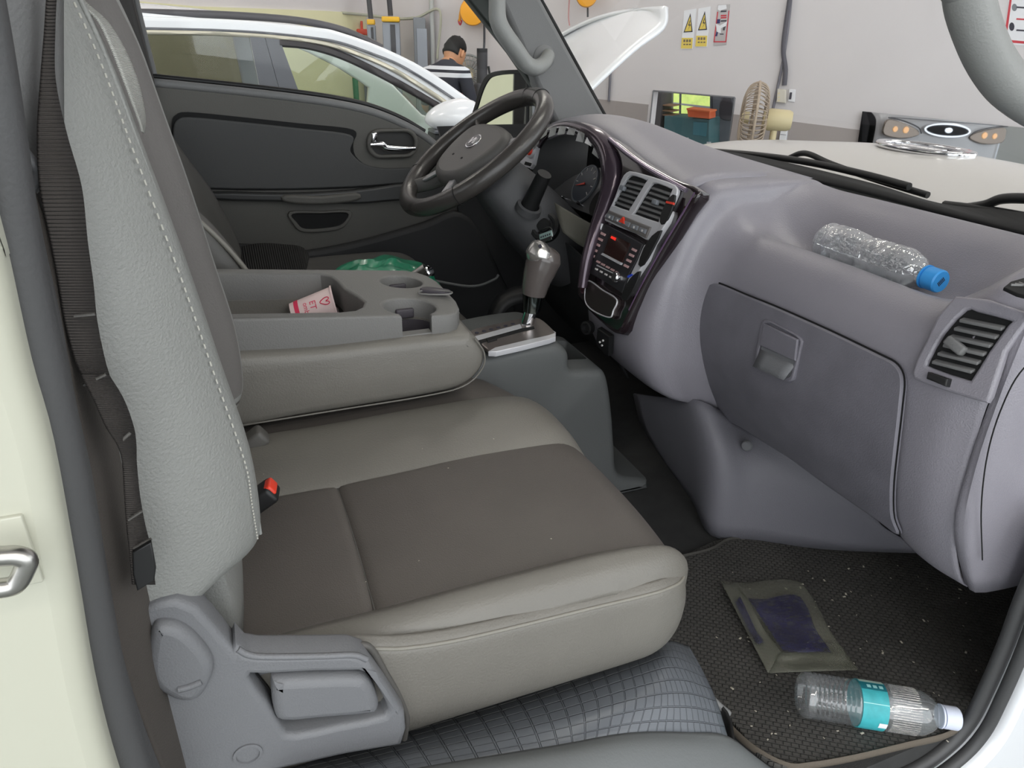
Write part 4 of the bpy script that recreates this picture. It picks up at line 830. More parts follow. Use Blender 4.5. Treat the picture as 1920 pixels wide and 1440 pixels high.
# stitched seam on the bolster
sp_ = cat([V(ring(z)[5]).lerp(V(ring(z)[6]), .05) for z in (1.165, 1.20, 1.24, 1.32, 1.40, 1.48, 1.54, 1.60)], 44)
sp_ = [p+V((.0030, -.0034, 0)) for p in sp_]
vs, fs = [], []
for i in range(0, len(sp_)-3, 4):
    v, f = tube_geo([sp_[i], sp_[i+2]], .00065, 6, 1); b = len(vs); vs += v; fs += [tuple(k+b for k in q) for q in f]
o = obj('stitching', vs, fs, stitch, back); o['label'] = 'pale stitching along the bolster'
tube('bolster_welt', [V(ring(z)[5]).lerp(V(ring(z)[6]), .75)+V((.0012, -.0012, 0)) for z in (1.16, 1.24, 1.32, 1.40, 1.48, 1.54, 1.60)], .0016, leather_l, back, seg=8)
# plastic side cover with recline lever
SC = Fr((0, .487, 1.0), (1, 0, 0), (0, 0, 1))
co_ = [(250, 1180), (270, 1130), (303, 1119), (332, 1116), (371, 1132), (402, 1166), (436, 1208), (441, 1196), (462, 1218), (488, 1222), (570, 1221), (658, 1219), (686, 1228), (723, 1278), (757, 1330), (760, 1361), (751, 1390), (645, 1408), (501, 1440), (360, 1490), (270, 1490)]
rec = [(467, 1262), (500, 1258), (670, 1252), (697, 1272), (722, 1312), (719, 1336), (640, 1352), (553, 1370), (530, 1358), (500, 1310)]
sc_ = plate('side_cover', SC.uvs(co_), SC.M, .03, plast, ps, holes=[cat2(SC.uvs(rec), 2)[::-1]], bev=.006, z0=-.024, smooth=50)
plate('recess_floor', cat2(SC.uvs(rec), 2), SC.M, .004, plast, sc_, z0=-.022)
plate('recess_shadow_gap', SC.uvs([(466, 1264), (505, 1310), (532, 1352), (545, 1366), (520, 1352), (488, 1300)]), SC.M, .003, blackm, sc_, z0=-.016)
plate('recline_lever', cat2(SC.uvs([(509, 1275), (520, 1266), (600, 1262), (665, 1261), (690, 1268), (706, 1300), (708, 1322), (690, 1332), (600, 1340), (528, 1345), (512, 1325)]), 3), SC.M, .026, plast, ps, bev=.009, z0=-.018, smooth=60)
tube('cover_top_rib', [SC.hit(*p)+V((0, -.004, 0)) for p in ((445, 1210), (465, 1221), (500, 1225), (600, 1224), (660, 1222), (686, 1230))], .0028, plast, sc_, seg=8)
plate('recliner_boss', cat2(SC.uvs([(285, 1165), (311, 1148), (350, 1160), (385, 1195), (400, 1225), (395, 1255), (371, 1288), (330, 1290), (280, 1250)]), 4), SC.M, .020, plast, sc_, bev=.008, z0=-.004, smooth=60)
tube('boss_rib', [SC.hit(*p)+V((0, -.016, 0)) for p in ((335, 1264), (355, 1259), (378, 1250))], .003, plast, sc_, seg=8)
q = SC.hit(464, 1403); lathe('screw_cap', [(.0125, -.002), (.0125, .0075), (.010, .0078), (.009, .004), (0, .004)], axisM(q, q+V((0, -1, 0))), plast, sc_, 24)
# tan torn lining at the end of the side panel
tube('torn_edge', [P(x, y, Y=.502) for x, y in ((660, 1213), (684, 1210), (700, 1222), (722, 1262), (748, 1305), (762, 1345), (758, 1385))], .0035, leather_d, ps, seg=8)

# seat belt webbing hanging beside the seat
belt = mat('belt_webbing', (66, 61, 58), .75, bump=.15, bs=700); wavy(belt, 38, .9, 'UV', .0015, 'X')
beltl = mat('belt_webbing_light', (206, 206, 200), .6); wavy(beltl, 40, .8, 'UV', .0012, 'X')
sb = thing('seat_belt', P(180, 700, Y=.45), 'dark ribbed seat belt webbing hanging beside the backrest', 'seat belt')
ctr = [(98, -30, .462), (93, 60, .462), (90, 150, .458), (98, 250, .455), (115, 350, .452), (130, 450, .450), (143, 530, .450), (152, 600, .450), (168, 670, .450), (180, 705, .450)]
hwid = [7, 8, 12, 25, 36, 32, 30, 28, 26, 24]
def bw(c, hw): return [P(x, y, Y=Y) for x, y, Y in c], [P(x+h, y, Y=Y+h*.0004)-P(x, y, Y=Y) for (x, y, Y), h in zip(c, hw)]
a, b = bw(ctr, hwid); ribbon('webbing', a, b, belt, sb, 5, .0015)
c2 = [(178, 702, .447), (205, 750, .446), (225, 800, .447), (238, 835, .447), (243, 870, .450), (248, 930, .450), (255, 985, .450), (263, 1030, .450), (270, 1096, .450)]
a, b = bw(c2, [24, 26, 24, 16, 12, 13, 16, 19, 20]); ribbon('webbing', a, b, belt, sb, 5, .0015)
for (x0, y0, x1, y1) in ((125, 594, 178, 589), (156, 722, 198, 702), (222, 832, 244, 812), (240, 975, 266, 958), (250, 1028, 284, 1010)):
    tube('fold_seam', [P(x0, y0, Y=.4445), P(x1, y1, Y=.4455)], .0011, leather_d, sb, seg=6, sm=1)
o = plate('end_tab', [(p.x, p.z) for p in PP([(249, 1030), (284, 1010), (293, 1060), (290, 1082), (258, 1102), (250, 1070)], Y=.444)], XZ(.444), .004, black, sb, bev=.001)
ls = thing('belt_strap', P(235, 150, Y=.56), 'pale ribbed webbing strap lying over the top of the backrest', 'seat belt')
L1 = [P(x, y, Y=.556) for x, y in ((120, -30), (150, 8), (182, 36), (207, 86), (230, 145), (247, 190), (259, 222), (267, 247))]
L2 = [P(x, y, Y=.60) for x, y in ((125, -50), (158, 2), (200, 40), (233, 92), (257, 150), (268, 195), (272, 226), (269, 250))]
grid('webbing', [L1, [x.lerp(y, .5) for x, y in zip(L1, L2)], L2], beltl, ls, 4, 4, .0015)
bkl = thing('belt_buckle', P(490, 935, Y=.79), 'black belt buckle with red release button behind the cushion', 'buckle')
bM = Matrix.Translation(P(480, 940, Y=.745)) @ Rz(-10) @ Ry(-35)
box('housing', (.055, .030, .022), bM, black, bkl, .005)
box('release_button', (.012, .022, .014), bM @ T(.024, 0, .004), redm, bkl, .003)
b2 = thing('belt_buckle', P(475, 830, Y=.93), 'grey belt buckle stub beside the folded centre console', 'buckle')
box('housing', (.05, .03, .025), Matrix.Translation(P(470, 832, Y=.935)) @ Ry(-35), leather_d, b2, .006)
tube('stalk', [P(470, 832, Y=.935), P(450, 850, Y=.935), P(430, 870, Y=.935)], .010, leather_d, b2, seg=8)

# ------------------------------------------------------------------ folded centre seatback with tray
cb = thing('centre_console', (.12, 1.12, 1.03), 'folded centre seatback with grey storage tray and cup holders', 'console')
pad = cat2([(-.12, 1.032), (.05, 1.034), (.25, 1.037), (.315, 1.045), (.347, 1.070), (.352, 1.10), (.335, 1.128), (.30, 1.137), (.1, 1.140), (-.12, 1.144)], 5)
pd = plate('padded_base', pad, XZ(.985), .285, leather, cb, bev=.018, z0=-.285, smooth=50)
tube('pad_piping', [V((x, .9855+.002, z)) for x, z in ((-.1, 1.036), (.1, 1.038), (.25, 1.0395), (.315, 1.047), (.346, 1.072), (.350, 1.10), (.334, 1.127))], .0014, leather, cb, seg=8)
cA = P(768, 577, Z=1.168); cB = P(752, 524, Z=1.172)
def arc(c, r, a0, a1, n=18): return [(c.x+r*math.cos(math.radians(a0+(a1-a0)*k/n)), c.y+r*math.sin(math.radians(a0+(a1-a0)*k/n))) for k in range(n+1)]
yn, yf, rA = 1.001, 1.252, .041
ga = math.degrees(math.asin(.023/rA))
outline = [(-.12, yf), (-.12, yn), (cA.x-.023, yn)]+arc(cA, rA, 270-ga, -90+ga)[0:]
outline += [(cA.x+.023, yn), (.295, yn), (.312, yn+.010), (.324, yn+.034), (.330, yn+.07), (.330, yf-.07), (.322, yf-.034), (.308, yf-.012), (.285, yf)]
pocket = [(-.10, 1.024), (.135, 1.024), (.158, 1.030), (.172, 1.046), (.180, 1.07), (.174, 1.10), (.160, 1.14), (.156, 1.18), (.150, 1.21), (.135, 1.226), (-.10, 1.226)]
def tz(me, z0, slope=True):
    for v in me.vertices:
        f = (v.co.z-1.132)/.06; v.co.z = 1.132+f*((1.2-.10*(v.co.x+.05))-1.132)
tray = plate('tray', outline, T(0, 0, 1.132), .06, consl, cb, holes=[pocket[::-1], circ(.036, 28, cB.x, cB.y)[::-1]], bev=.005, smooth=40); tz(tray.data, 0)
plate('notch_ledge', [(cA.x-.024, yn+.001), (cA.x+.024, yn+.001), (cA.x+.024, yn+.02), (cA.x-.024, yn+.02)], T(0, 0, 1.128), .012, consl, cb, bev=.002)
cut(pd, [box('c', (.28, .200, .14), T(.035, 1.125, 1.155), consl, None, .01), lathe('c', [(.040, -.075), (.041, .06)], T(cA.x, cA.y, 1.17), consl, None, 32), lathe('c', [(.036, -.075), (.0365, .06)], T(cB.x, cB.y, 1.17), consl, None, 32)])
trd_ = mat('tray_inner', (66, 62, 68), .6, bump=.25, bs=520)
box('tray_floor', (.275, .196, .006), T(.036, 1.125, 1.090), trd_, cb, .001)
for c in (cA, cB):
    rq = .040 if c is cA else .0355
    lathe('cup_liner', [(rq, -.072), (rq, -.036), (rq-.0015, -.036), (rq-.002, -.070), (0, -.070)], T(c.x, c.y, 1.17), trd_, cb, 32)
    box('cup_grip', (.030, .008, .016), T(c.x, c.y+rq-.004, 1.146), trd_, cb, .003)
plate('coin_slot', cat2([(-.020, -.012), (.020, -.006), (.022, .008), (-.016, .006)], 3), Matrix.Translation(P(815, 548, Z=1.169)) @ Rz(-30) @ Ry(5), .006, trd_, cb, bev=.001)
tube('coin_rim', [Matrix.Translation(P(815, 548, Z=1.174)) @ Rz(-30) @ V(p) for p in ((-.022, -.013, .0), (.022, -.007, 0), (.024, .009, 0), (-.018, .007, 0))], .0015, consl, cb, seg=6, closed=True)

# ------------------------------------------------------------------ driver's seat
ds = thing('driver_seat', (.1, 1.58, .68), "dark grey driver's seat beyond the centre console", 'seat')
rows = []
for (x0, y0, x1, y1, x2, y2) in ((470, 520, 420, 520, 500, 560), (440, 480, 400, 470, 465, 500), (400, 432, 365, 420, 432, 425), (358, 392, 330, 380, 392, 352), (300, 330, 280, 330, 335, 275), (240, 240, 240, 240, 290, 200)):
    a = P(x0, y0, Y=1.31); b = P(x2, y2, Y=1.80)
    rows.append([(a.x-.16, 1.32, a.z), (a.x-.05, 1.295, a.z), (a.x, 1.315, a.z), (a.x-.02, 1.40, a.z+.004), ((a.x+b.x)/2-.03, 1.56, (a.z+b.z)/2), (b.x-.02, 1.72, b.z), (b.x, 1.79, b.z), (b.x-.04, 1.83, b.z), (b.x-.16, 1.81, b.z)])
grid('backrest', rows, leather_d, ds, 3, 4, .005, 60)
tube('piping', [P(x, y, Y=1.306)+V((0, -.004, 0)) for x, y in ((355, 392), (372, 412), (400, 438), (425, 463), (446, 487), (466, 512))], .0045, piping, ds, seg=8)
drc = mat('ribbed_fabric', (46, 44, 43), .85, bump=.2, bs=500); wavy(drc, 60, .9, 'OBJ', .006, 'X')
rows = []
for Y, dz in ((1.285, -.05), (1.30, -.012), (1.36, .0), (1.55, -.012), (1.72, .0), (1.80, .004), (1.84, -.05)):
    xf = .43 if 1.29 < Y < 1.82 else .40
    rows.append([(-.10, Y, 1.045+dz), (.05, Y, 1.04+dz), (.2, Y, 1.045+dz), (xf-.07, Y, 1.045+dz), (xf-.01, Y, 1.03+dz), (xf+.02, Y, .99+dz), (xf, Y, .93)])
grid('cushion', rows, leather_d, ds, 4, 4, .005, 60)
grid('ribbed_pad', [[P(x, y, Y=1.80) for x, y in ((455, 468), (490, 462), (530, 464), (565, 470), (578, 500))], [P(x, y, Y=1.74) for x, y in ((455, 500), (490, 495), (530, 497), (565, 500), (580, 515))], [P(x, y, Y=1.66) for x, y in ((455, 540), (490, 535), (530, 535), (565, 535), (585, 540))]], drc, ds, 5, 5, .02)
tube('cushion_seam', [(.38, 1.33, 1.046), (.425, 1.36, 1.03), (.44, 1.45, 1.0)], .0018, leather_l, ds, seg=6)
# fire wall side: driver footwell arch
o = grid('wheel_arch', [[P(x, y, Y=1.62) for x, y in ((915, 640), (918, 600), (935, 562), (965, 545), (1000, 540))], [P(x, y, Y=1.50) for x, y in ((925, 640), (930, 605), (945, 575), (970, 562), (1000, 560))]], mat('arch_dark', (42, 42, 43), .6), None, 4, 3, .02); tag(o, "dark moulded arch in the driver's footwell", 'wheel arch')

# ------------------------------------------------------------------ floor mat and loose things
matm = mat('mat_rubber', (70, 68, 65), .8, var=.2, vs=9)
nt = matm.node_tree; N = nt.nodes; L = nt.links
tc = N.new('ShaderNodeTexCoord'); mp = N.new('ShaderNodeMapping'); mp.inputs['Scale'].default_value = (95, 95, 95); mp.inputs['Rotation'].default_value = (0, 0, .6)
vo = N.new('ShaderNodeTexBrick'); vo.offset = .5; vo.inputs['Scale'].default_value = 1; vo.inputs['Mortar Size'].default_value = .12; vo.inputs['Mortar Smooth'].default_value = .8; vo.inputs['Brick Width'].default_value = 1; vo.inputs['Row Height'].default_value = .7
L.new(tc.outputs['Object'], mp.inputs[0]); L.new(mp.outputs[0], vo.inputs[0])
bp = N.new('ShaderNodeBump'); bp.invert = True; bp.inputs['Strength'].default_value = 1; bp.inputs['Distance'].default_value = .008
L.new(vo.outputs['Fac'], bp.inputs['Height']); L.new(bp.outputs[0], N['Principled BSDF'].inputs['Normal'])
fm_ = thing('floor_mat', (.85, .65, .672), 'dark patterned rubber floor mat in the passenger footwell', 'floor mat')
MZ = Fr((.85, .65, .672), (1, 0, 0), (0, 1, 0))
mo_ = [(1240, 1080), (1285, 1045), (1365, 1012), (1450, 1016), (1560, 1030), (1740, 1036), (1850, 1080), (1960, 1130), (1930, 1200), (1870, 1280), (1838, 1330), (1795, 1378), (1700, 1404), (1600, 1428), (1480, 1446), (1420, 1420), (1360, 1350), (1250, 1300)]
plate('mat_sheet', cat2(MZ.uvs(mo_), 3), MZ.M, .008, matm, fm_, bev=.002)
tube('mat_border', [MZ.hit(*p)+V((0, 0, .006)) for p in ((1330, 1330), (1400, 1400), (1470, 1440), (1520, 1440), (1600, 1426), (1700, 1402), (1760, 1388), (1800, 1370))], .0065, mat('mat_edge', (92, 84, 74), .8, bump=.3, bs=600), fm_, seg=8, flat=.5)
tube('mat_rear_border', [MZ.hit(*p)+V((0, 0, .006)) for p in ((1275, 1050), (1330, 1036), (1372, 1016), (1450, 1020), (1560, 1034), (1735, 1040))], .006, mat('mat_edge_dark', (62, 60, 56), .8), fm_, seg=8, flat=.5)
vs, fs = [], []
for k in range(90):
    x, y = random.uniform(1340, 1850), random.uniform(1060, 1400)
    q = MZ.hit(x, y)+V((0, 0, .009)); r = random.choice((.0008, .001, .0016)); a = random.uniform(0, 3.1); d = V((math.cos(a), math.sin(a), 0))*r*1.8; e = V((-math.sin(a), math.cos(a), 0))*r
    b = len(vs); vs += [q-d-e, q+d-e, q+d+e, q-d+e, q+V((0, 0, r))]; fs += [(b, b+1, b+4), (b+1, b+2, b+4), (b+2, b+3, b+4), (b+3, b, b+4)]
for k in range(26):
    q = V((random.uniform(-.02, .36), random.uniform(.60, .95), 1.0275)); r = random.choice((.0006, .0009))
    if q.y > .8: q.z = 1.0335
    b = len(vs); vs += [q+V((-r, -r, 0)), q+V((r, -r, 0)), q+V((r, r, 0)), q+V((-r, r, 0)), q+V((0, 0, r))]; fs += [(b, b+1, b+4), (b+1, b+2, b+4), (b+2, b+3, b+4), (b+3, b, b+4)]
o = obj('dust_crumbs', vs, fs, mat('crumb', (176, 170, 156), .9), None, 0); tag(o, 'scattered pale crumbs and grit on the floor mat and seat', 'crumbs', kind='stuff')

def bottle(name, a, b, label, prof, capc, liquid=None):
    """a base point, b cap end; prof list of (t, radius)"""
    t_ = thing(name, a, label, 'bottle'); M = axisM(a, b); Ln = (V(b)-V(a)).length
    pet = glass('pet_clear', (.93, .945, .95), .16, .10, 1.6, haze=.07) if not liquid else glass('pet_water', (.96, .97, .98), .36, .03, 1.6, haze=.14, wr=1.0)
    pr_ = []
    for (t, r), (t2, r2) in zip(prof[:-1], prof[1:]):
        for k in range(4): pr_.append((r+(r2-r)*k/4, (t+(t2-t)*k/4)*Ln))
    pr_.append((prof[-1][1], prof[-1][0]*Ln))
    lathe('body', pr_, M, pet, t_, 36, 50)
    cr = .0155
    cap = lathe('cap', [(cr, .905*Ln), (cr*1.02, .915*Ln), (cr*1.02, .99*Ln), (cr*.92, Ln), (0, Ln)], M, capc, t_, 36, 30)
    lathe('neck_ring', [(.0135, .885*Ln), (.0165, .886*Ln), (.0165, .896*Ln), (.0135, .897*Ln)], M, capc, t_, 30)
    return t_, M, Ln
# bottle on the floor mat
a, b = P(1497, 1300, Z=.712), P(1796, 1348, Z=.705)
prof = [(0, .012), (.004, .024), (.03, .031)]
for k in range(9): prof += [(.07+k*.03, .0318), (.085+k*.03, .0300)]
prof += [(.345, .0322), (.36, .0312), (.52, .0312), (.535, .0322), (.70, .0318), (.77, .030), (.83, .0235), (.87, .015), (.90, .0128)]
capw = mat('cap_white', (212, 218, 235), .45)
t_, M, Ln = bottle('water_bottle', a, b, 'empty clear plastic bottle with teal label lying on the floor mat', prof, capw)
tl = mat('label_teal', (60, 168, 176), .5, var=.12, vs=90)
lathe('label', [(.0324, .36*Ln), (.0324, .52*Ln)], M, tl, t_, 40)
def on_bottle(name, r, t0, t1, a0, a1, m_, par, n=8):
    vs = []; fs = []
    for i in range(n+1):
        an = math.radians(a0+(a1-a0)*i/n)
        for t in (t0, t1): vs.append(M @ V((r*math.cos(an), r*math.sin(an), t*Ln)))
    for i in range(n): fs.append((2*i, 2*i+1, 2*i+3, 2*i+2))
    return obj(name, vs, fs, m_, par, 60)
# find the angle about the axis that faces the camera
ct = (V(a)+V(b))/2; loc = (M.inverted() @ CAM); af = math.degrees(math.atan2(loc.y, loc.x)); lz = (M.inverted() @ (ct+V((0, 0, 1)))); au = math.degrees(math.atan2(lz.y, lz.x))
sg = 1 if ((au-af+180) % 360-180) > 0 else -1
on_bottle('label_band', .0326, .36, .52, af+sg*38, af+sg*62, mat('label_dark_teal', (28, 108, 120), .5), t_)
on_bottle('label_print', .0327, .365, .515, af+sg*64, af+sg*80, mat('label_pale', (190, 214, 204), .5), t_)
on_bottle('label_print', .0327, .36, .52, af+sg*3, af+sg*5, mat('label_line', (150, 214, 214), .5), t_)
on_bottle('label_print', .0327, .47, .52, af-sg*58, af-sg*42, paper, t_)
for k in range(3): on_bottle('label_print', .0328, .40+k*.038, .425+k*.038, af+sg*44, af+sg*54, mat('label_glyph%d' % k, (150, 205, 205), .5), t_)
vs, fs = [], []
for k in range(26):
    an = math.radians(af-80+k*6.4); e = V((math.cos(an), math.sin(an), 0))
    v, f = tube_geo([M @ (e*.0318+V((0, 0, .545*Ln))), M @ (e*.0314+V((0, 0, .72*Ln)))], .0007, 5, 1); bb = len(vs); vs += v; fs += [tuple(i+bb for i in q) for q in f]
obj('flutes', vs, fs, glass('pet_rib', (.88, .89, .91), .05, .1, .8), t_)
# bottle on the dash shelf
a, b = V((.890, .874, 1.269)), V((.886, .652, 1.267))
prof = [(0, .012), (.004, .022), (.02, .028), (.05, .031), (.09, .029), (.13, .0315), (.25, .0315), (.36, .029), (.40, .0265), (.44, .029), (.47, .0275), (.50, .0295), (.53, .028), (.56, .0300), (.60, .0290), (.64, .0305), (.72, .0300), (.80, .0255), (.86, .0165), (.90, .0128)]
capb = mat('cap_blue', (62, 160, 236), .4)
t_, M, Ln = bottle('water_bottle', a, b, 'clear water bottle with bright blue cap lying on the dash shelf', prof, capb, True)
# water filling the lower half of it
Mi = M.inverted(); zl = ct = None
wl_ = []
lz = (M.to_3x3().inverted() @ V((0, 0, 1))); ua = math.atan2(lz.y, lz.x)
fsx = []
for t, r in [(x, y-.0016) for x, y in prof if x > 0]:
    for k in range(13):
        ang = ua+math.pi/2+math.pi*k/12
        wl_.append(M @ V((r*math.cos(ang), r*math.sin(ang), t*Ln)))
nr = len(wl_)//13
for i in range(nr-1):
    for k in range(12): fsx.append((i*13+k, i*13+k+1, (i+1)*13+k+1, (i+1)*13+k))
    fsx.append((i*13, (i+1)*13, (i+1)*13+12, i*13+12))
watm = mat('water_clear', (245, 250, 252), .0); watm.node_tree.nodes['Principled BSDF'].inputs['Transmission Weight'].default_value = 1; watm.node_tree.nodes['Principled BSDF'].inputs['IOR'].default_value = 1.33
obj('water', wl_, fsx, watm, t_, 50)
CB = axisM(V(b)+(V(b)-V(a)).normalized()*.0, V(b)*2-V(a))
for k in range(6):
    plate('cap_print', [(-.0055+k*.002, -.004), (-.0043+k*.002, -.004), (-.0043+k*.002, .003), (-.0055+k*.002, .003)], CB, .0003, ink, t_)
# crumpled translucent bag
bagm = bpy.data.materials.new('bag_film'); bagm.use_nodes = True
bb_ = bagm.node_tree.nodes['Principled BSDF']; bb_.inputs['Base Color'].default_value = s2l((128, 128, 116))+(1,); bb_.inputs['Roughness'].default_value = .35; bb_.inputs['Alpha'].default_value = .38
bagp = bpy.data.materials.new('bag_print'); bagp.use_nodes = True
b2_ = bagp.node_tree.nodes['Principled BSDF']; b2_.inputs['Base Color'].default_value = s2l((58, 56, 96))+(1,); b2_.inputs['Roughness'].default_value = .5
nz = bagp.node_tree.nodes.new('ShaderNodeTexNoise'); nz.inputs['Scale'].default_value = 130; nz.inputs['Detail'].default_value = 4
tc = bagp.node_tree.nodes.new('ShaderNodeTexCoord'); mpp = bagp.node_tree.nodes.new('ShaderNodeMapping'); mpp.inputs['Scale'].default_value = (.5, 2.2, 1)
mr = bagp.node_tree.nodes.new('ShaderNodeMapRange'); mr.inputs[1].default_value = .40; mr.inputs[2].default_value = .58; mr.inputs[3].default_value = .05; mr.inputs[4].default_value = .6
LL = bagp.node_tree.links; LL.new(tc.outputs['UV'], mpp.inputs[0]); LL.new(mpp.outputs[0], nz.inputs[0]); nz.inputs['Scale'].default_value = 14; LL.new(nz.outputs['Fac'], mr.inputs[0]); LL.new(mr.outputs[0], b2_.inputs['Alpha'])
bag = thing('plastic_bag', P(1480, 1180, Z=.685), 'flattened translucent plastic bag with blue print on the mat', 'bag')
def BG(x, y, h=0): return P(x, y, Z=.684+h)
def lay(name, quad, m_, h, amp, nx=14, ny=14):
    vs = []; fs = []; uv = []
    for i in range(nx+1):
        for j in range(ny+1):
            u, v = i/nx, j/ny; a_ = V(quad[0]+(0,)).lerp(V(quad[1]+(0,)), u); b_ = V(quad[3]+(0,)).lerp(V(quad[2]+(0,)), u); p = a_.lerp(b_, v); p.y += (1-v)*4*math.sin(u*6.5); p.x -= (1-v)*10*max(0, u-.8)/.2; p.x += 3*math.sin(v*8)*(1 if u > .95 else 0)
            z = h+amp*(math.sin(u*7+v*5)*.5+math.sin(v*11-u*4)*.35+.5)
            vs.append(BG(p.x, p.y, z)); uv.append((u, v))
    for i in range(nx):
        for j in range(ny): k = i*(ny+1)+j; fs.append((k, k+1, k+ny+2, k+ny+1))
    o = obj(name, vs, fs, m_, bag, 60, uv); o.modifiers.new('t', 'SOLIDIFY').thickness = .0003; return o
lay('film', ((1350, 1088), (1512, 1091), (1606, 1256), (1440, 1262)), bagm, .0, .006)
lay('side_fold', ((1352, 1090), (1395, 1100), (1462, 1224), (1440, 1262)), bagm, .007, .004, 8)
lay('bottom_fold', ((1464, 1222), (1580, 1205), (1606, 1256), (1442, 1261)), bagm, .007, .003, 8)
lay('print_block', ((1402, 1120), (1510, 1118), (1556, 1224), (1470, 1222)), bagp, .0085, .005)
lay('print_band', ((1376, 1124), (1392, 1122), (1432, 1206), (1418, 1208)), bagp, .0125, .004, 4)
# paper cup in the tray
ca, cbp = P(549, 592, Z=1.118), P(630, 572, Z=1.132)
cu_ = thing('paper_cup', ca, 'small white paper cup with red print lying in the tray', 'cup')
Mcup = axisM(ca, cbp); lc = (cbp-ca).length
cupm = mat('cup_paper', (238, 214, 212), .6)
r0_, r1_ = .0215, .033
lathe('cup_wall', [(0, .004), (r0_-.002, .004), (r0_, 0), (r1_, lc), (r1_+.0018, lc+.0006), (r1_+.0018, lc-.0025), (r1_-.0012, lc-.002), (r0_-.0012, .006)], Mcup, cupm, cu_, 40, 40)
loc = Mcup.inverted() @ CAM; af = math.atan2(loc.y, loc.x)
lz = Mcup.to_3x3().inverted() @ V((0, 0, 1)); au = math.atan2(lz.y, lz.x); sg = 1 if ((au-af+math.pi) % (2*math.pi)-math.pi) > 0 else -1
def rr(t): return r0_+(r1_-r0_)*t+.0004
def cupmap(me, ang0, t0):
    for v in me.vertices:
        t = t0+v.co.y; an = ang0+v.co.x; v.co = Mcup @ V((rr(t)*math.cos(an), rr(t)*math.sin(an), t*lc))
def cup_shape(name, pts, a0, m_):
    vs = []; n = len(pts)
    for an, t in pts: vs.append(Mcup @ V((rr(t)*math.cos(a0+an), rr(t)*math.sin(a0+an), t*lc)))
    return obj(name, vs, [tuple(range(n))], m_, cu_, 0)
cupr = mat('cup_red', (226, 60, 96), .6)
vs = []; fs = []
for i in range(25):
    an = af-1.6+3.2*i/24
    for t in (.10, .20): vs.append(Mcup @ V((rr(t)*math.cos(an), rr(t)*math.sin(an), t*lc)))
for i in range(24): fs.append((2*i, 2*i+1, 2*i+3, 2*i+2))
obj('red_band', vs, fs, cupr, cu_, 60)
def cup_text(s, t_c, a_c, size):
    cu = bpy.data.curves.new('t', 'FONT'); cu.body = s; cu.size = size; cu.align_x = 'CENTER'; cu.align_y = 'CENTER'
    me = curve_mesh(cu, 0, 0); me.materials.clear()
    for v in me.vertices:
        # text runs round the cup, upright along the cup axis
        t = t_c+v.co.y/lc; an = a_c-sg*v.co.x/rr(.6); v.co = Mcup @ V(((rr(t)+.0004)*math.cos(an), (rr(t)+.0004)*math.sin(an), t*lc))
    fin('cup_print', me, cupr, cu_, 0)
cup_text('ET', .52, af+sg*.35, .015); cup_text('ombs', .36, af+sg*.2, .012)
hp_ = [(.0, -.09), (-.16, .0), (-.20, .07), (-.15, .12), (-.06, .11), (0, .05), (.06, .11), (.15, .12), (.20, .07), (.16, 0)]
tube('cup_heart', [Mcup @ V(((rr(.78+t)+.0006)*math.cos(af+sg*.35+an), (rr(.78+t)+.0006)*math.sin(af+sg*.35+an), (.78+t)*lc)) for an, t in cat2(hp_, 3)], .0008, cupr, cu_, seg=5, sm=1, closed=True)
# green bag on the driver's seat
gb_ = thing('green_bag', P(735, 515, Y=1.42), "crumpled green plastic bag on the driver's seat", 'bag')
gm = mat('green_film', (20, 132, 96), .3, coat=.3)
vs = []; fs = []; nx, ny = 26, 18
q0 = P(740, 520, Y=1.44)
for i in range(nx+1):
    for j in range(ny+1):
        u, v = i/nx*2-1, j/ny*2-1
        r = max(0, 1-(abs(u)**2.6+abs(v)**2.6))
        z = 1.05+.070*r**.5+.005*math.sin(u*9+v*5)*math.cos(v*7-u*3)*r+.0025*math.sin(v*19+u*8)*r
        vs.append(V((q0.x-.015+u*.115+.008*math.sin(v*9), 1.47+v*.13+.008*math.sin(u*8), z)))
for i in range(nx):
    for j in range(ny): k = i*(ny+1)+j; fs.append((k, k+ny+1, k+ny+2, k+1))
obj('film', vs, fs, gm, gb_, 30)
so = thing('socket_bits', P(785, 513, Y=1.40), 'pair of shiny metal fittings lying by the green bag', 'fitting')
q = P(776, 517, Y=1.34); lathe('fitting', [(.009, 0), (.009, .03), (.006, .03), (.006, .0)], axisM(q, q+V((.6, -.3, .5))), steel, so, 16)
q = P(792, 517, Y=1.34); lathe('fitting', [(.012, 0), (.012, .022), (.009, .024), (.009, 0)], axisM(q, q+V((.5, -.5, .5))), chrome, so, 16)

# ------------------------------------------------------------------ white car parked alongside
suv = thing('white_car', (.3, 3.8, 0), 'white sport utility car parked alongside with its bonnet open', 'car')
SV = Fr((0, 3.0, 0), (1, 0, 0), (0, 0, 1))
def sv(pts): return SV.uvs(pts)
roofl = cat2(sv([(270, 31), (430, 36), (590, 51), (640, 61), (723, 91), (807, 134), (898, 198)]), 3, False)
side = [(-2.0, 1.50), (-1.5, 1.60), (-.8, 1.615)]+roofl+[(1.22, 1.12), (1.5, 1.02), (2.0, .93), (2.22, .82), (2.28, .6), (2.2, .32), (-2.2, .32), (-2.35, .7), (-2.25, 1.1)]
hr = sv([(470, 69), (487, 165)])
hole_r = [(-.95, 1.50), (-.6, 1.545)]+sv([(277, 64), (380, 64), (468, 69), (487, 165)])+[(.20, 1.14), (-.85, 1.14)]
hole_f = sv([(524, 75), (570, 79), (620, 92), (680, 117), (757, 157), (810, 192), (838, 212)])+[(.88, 1.16), (.30, 1.14)]
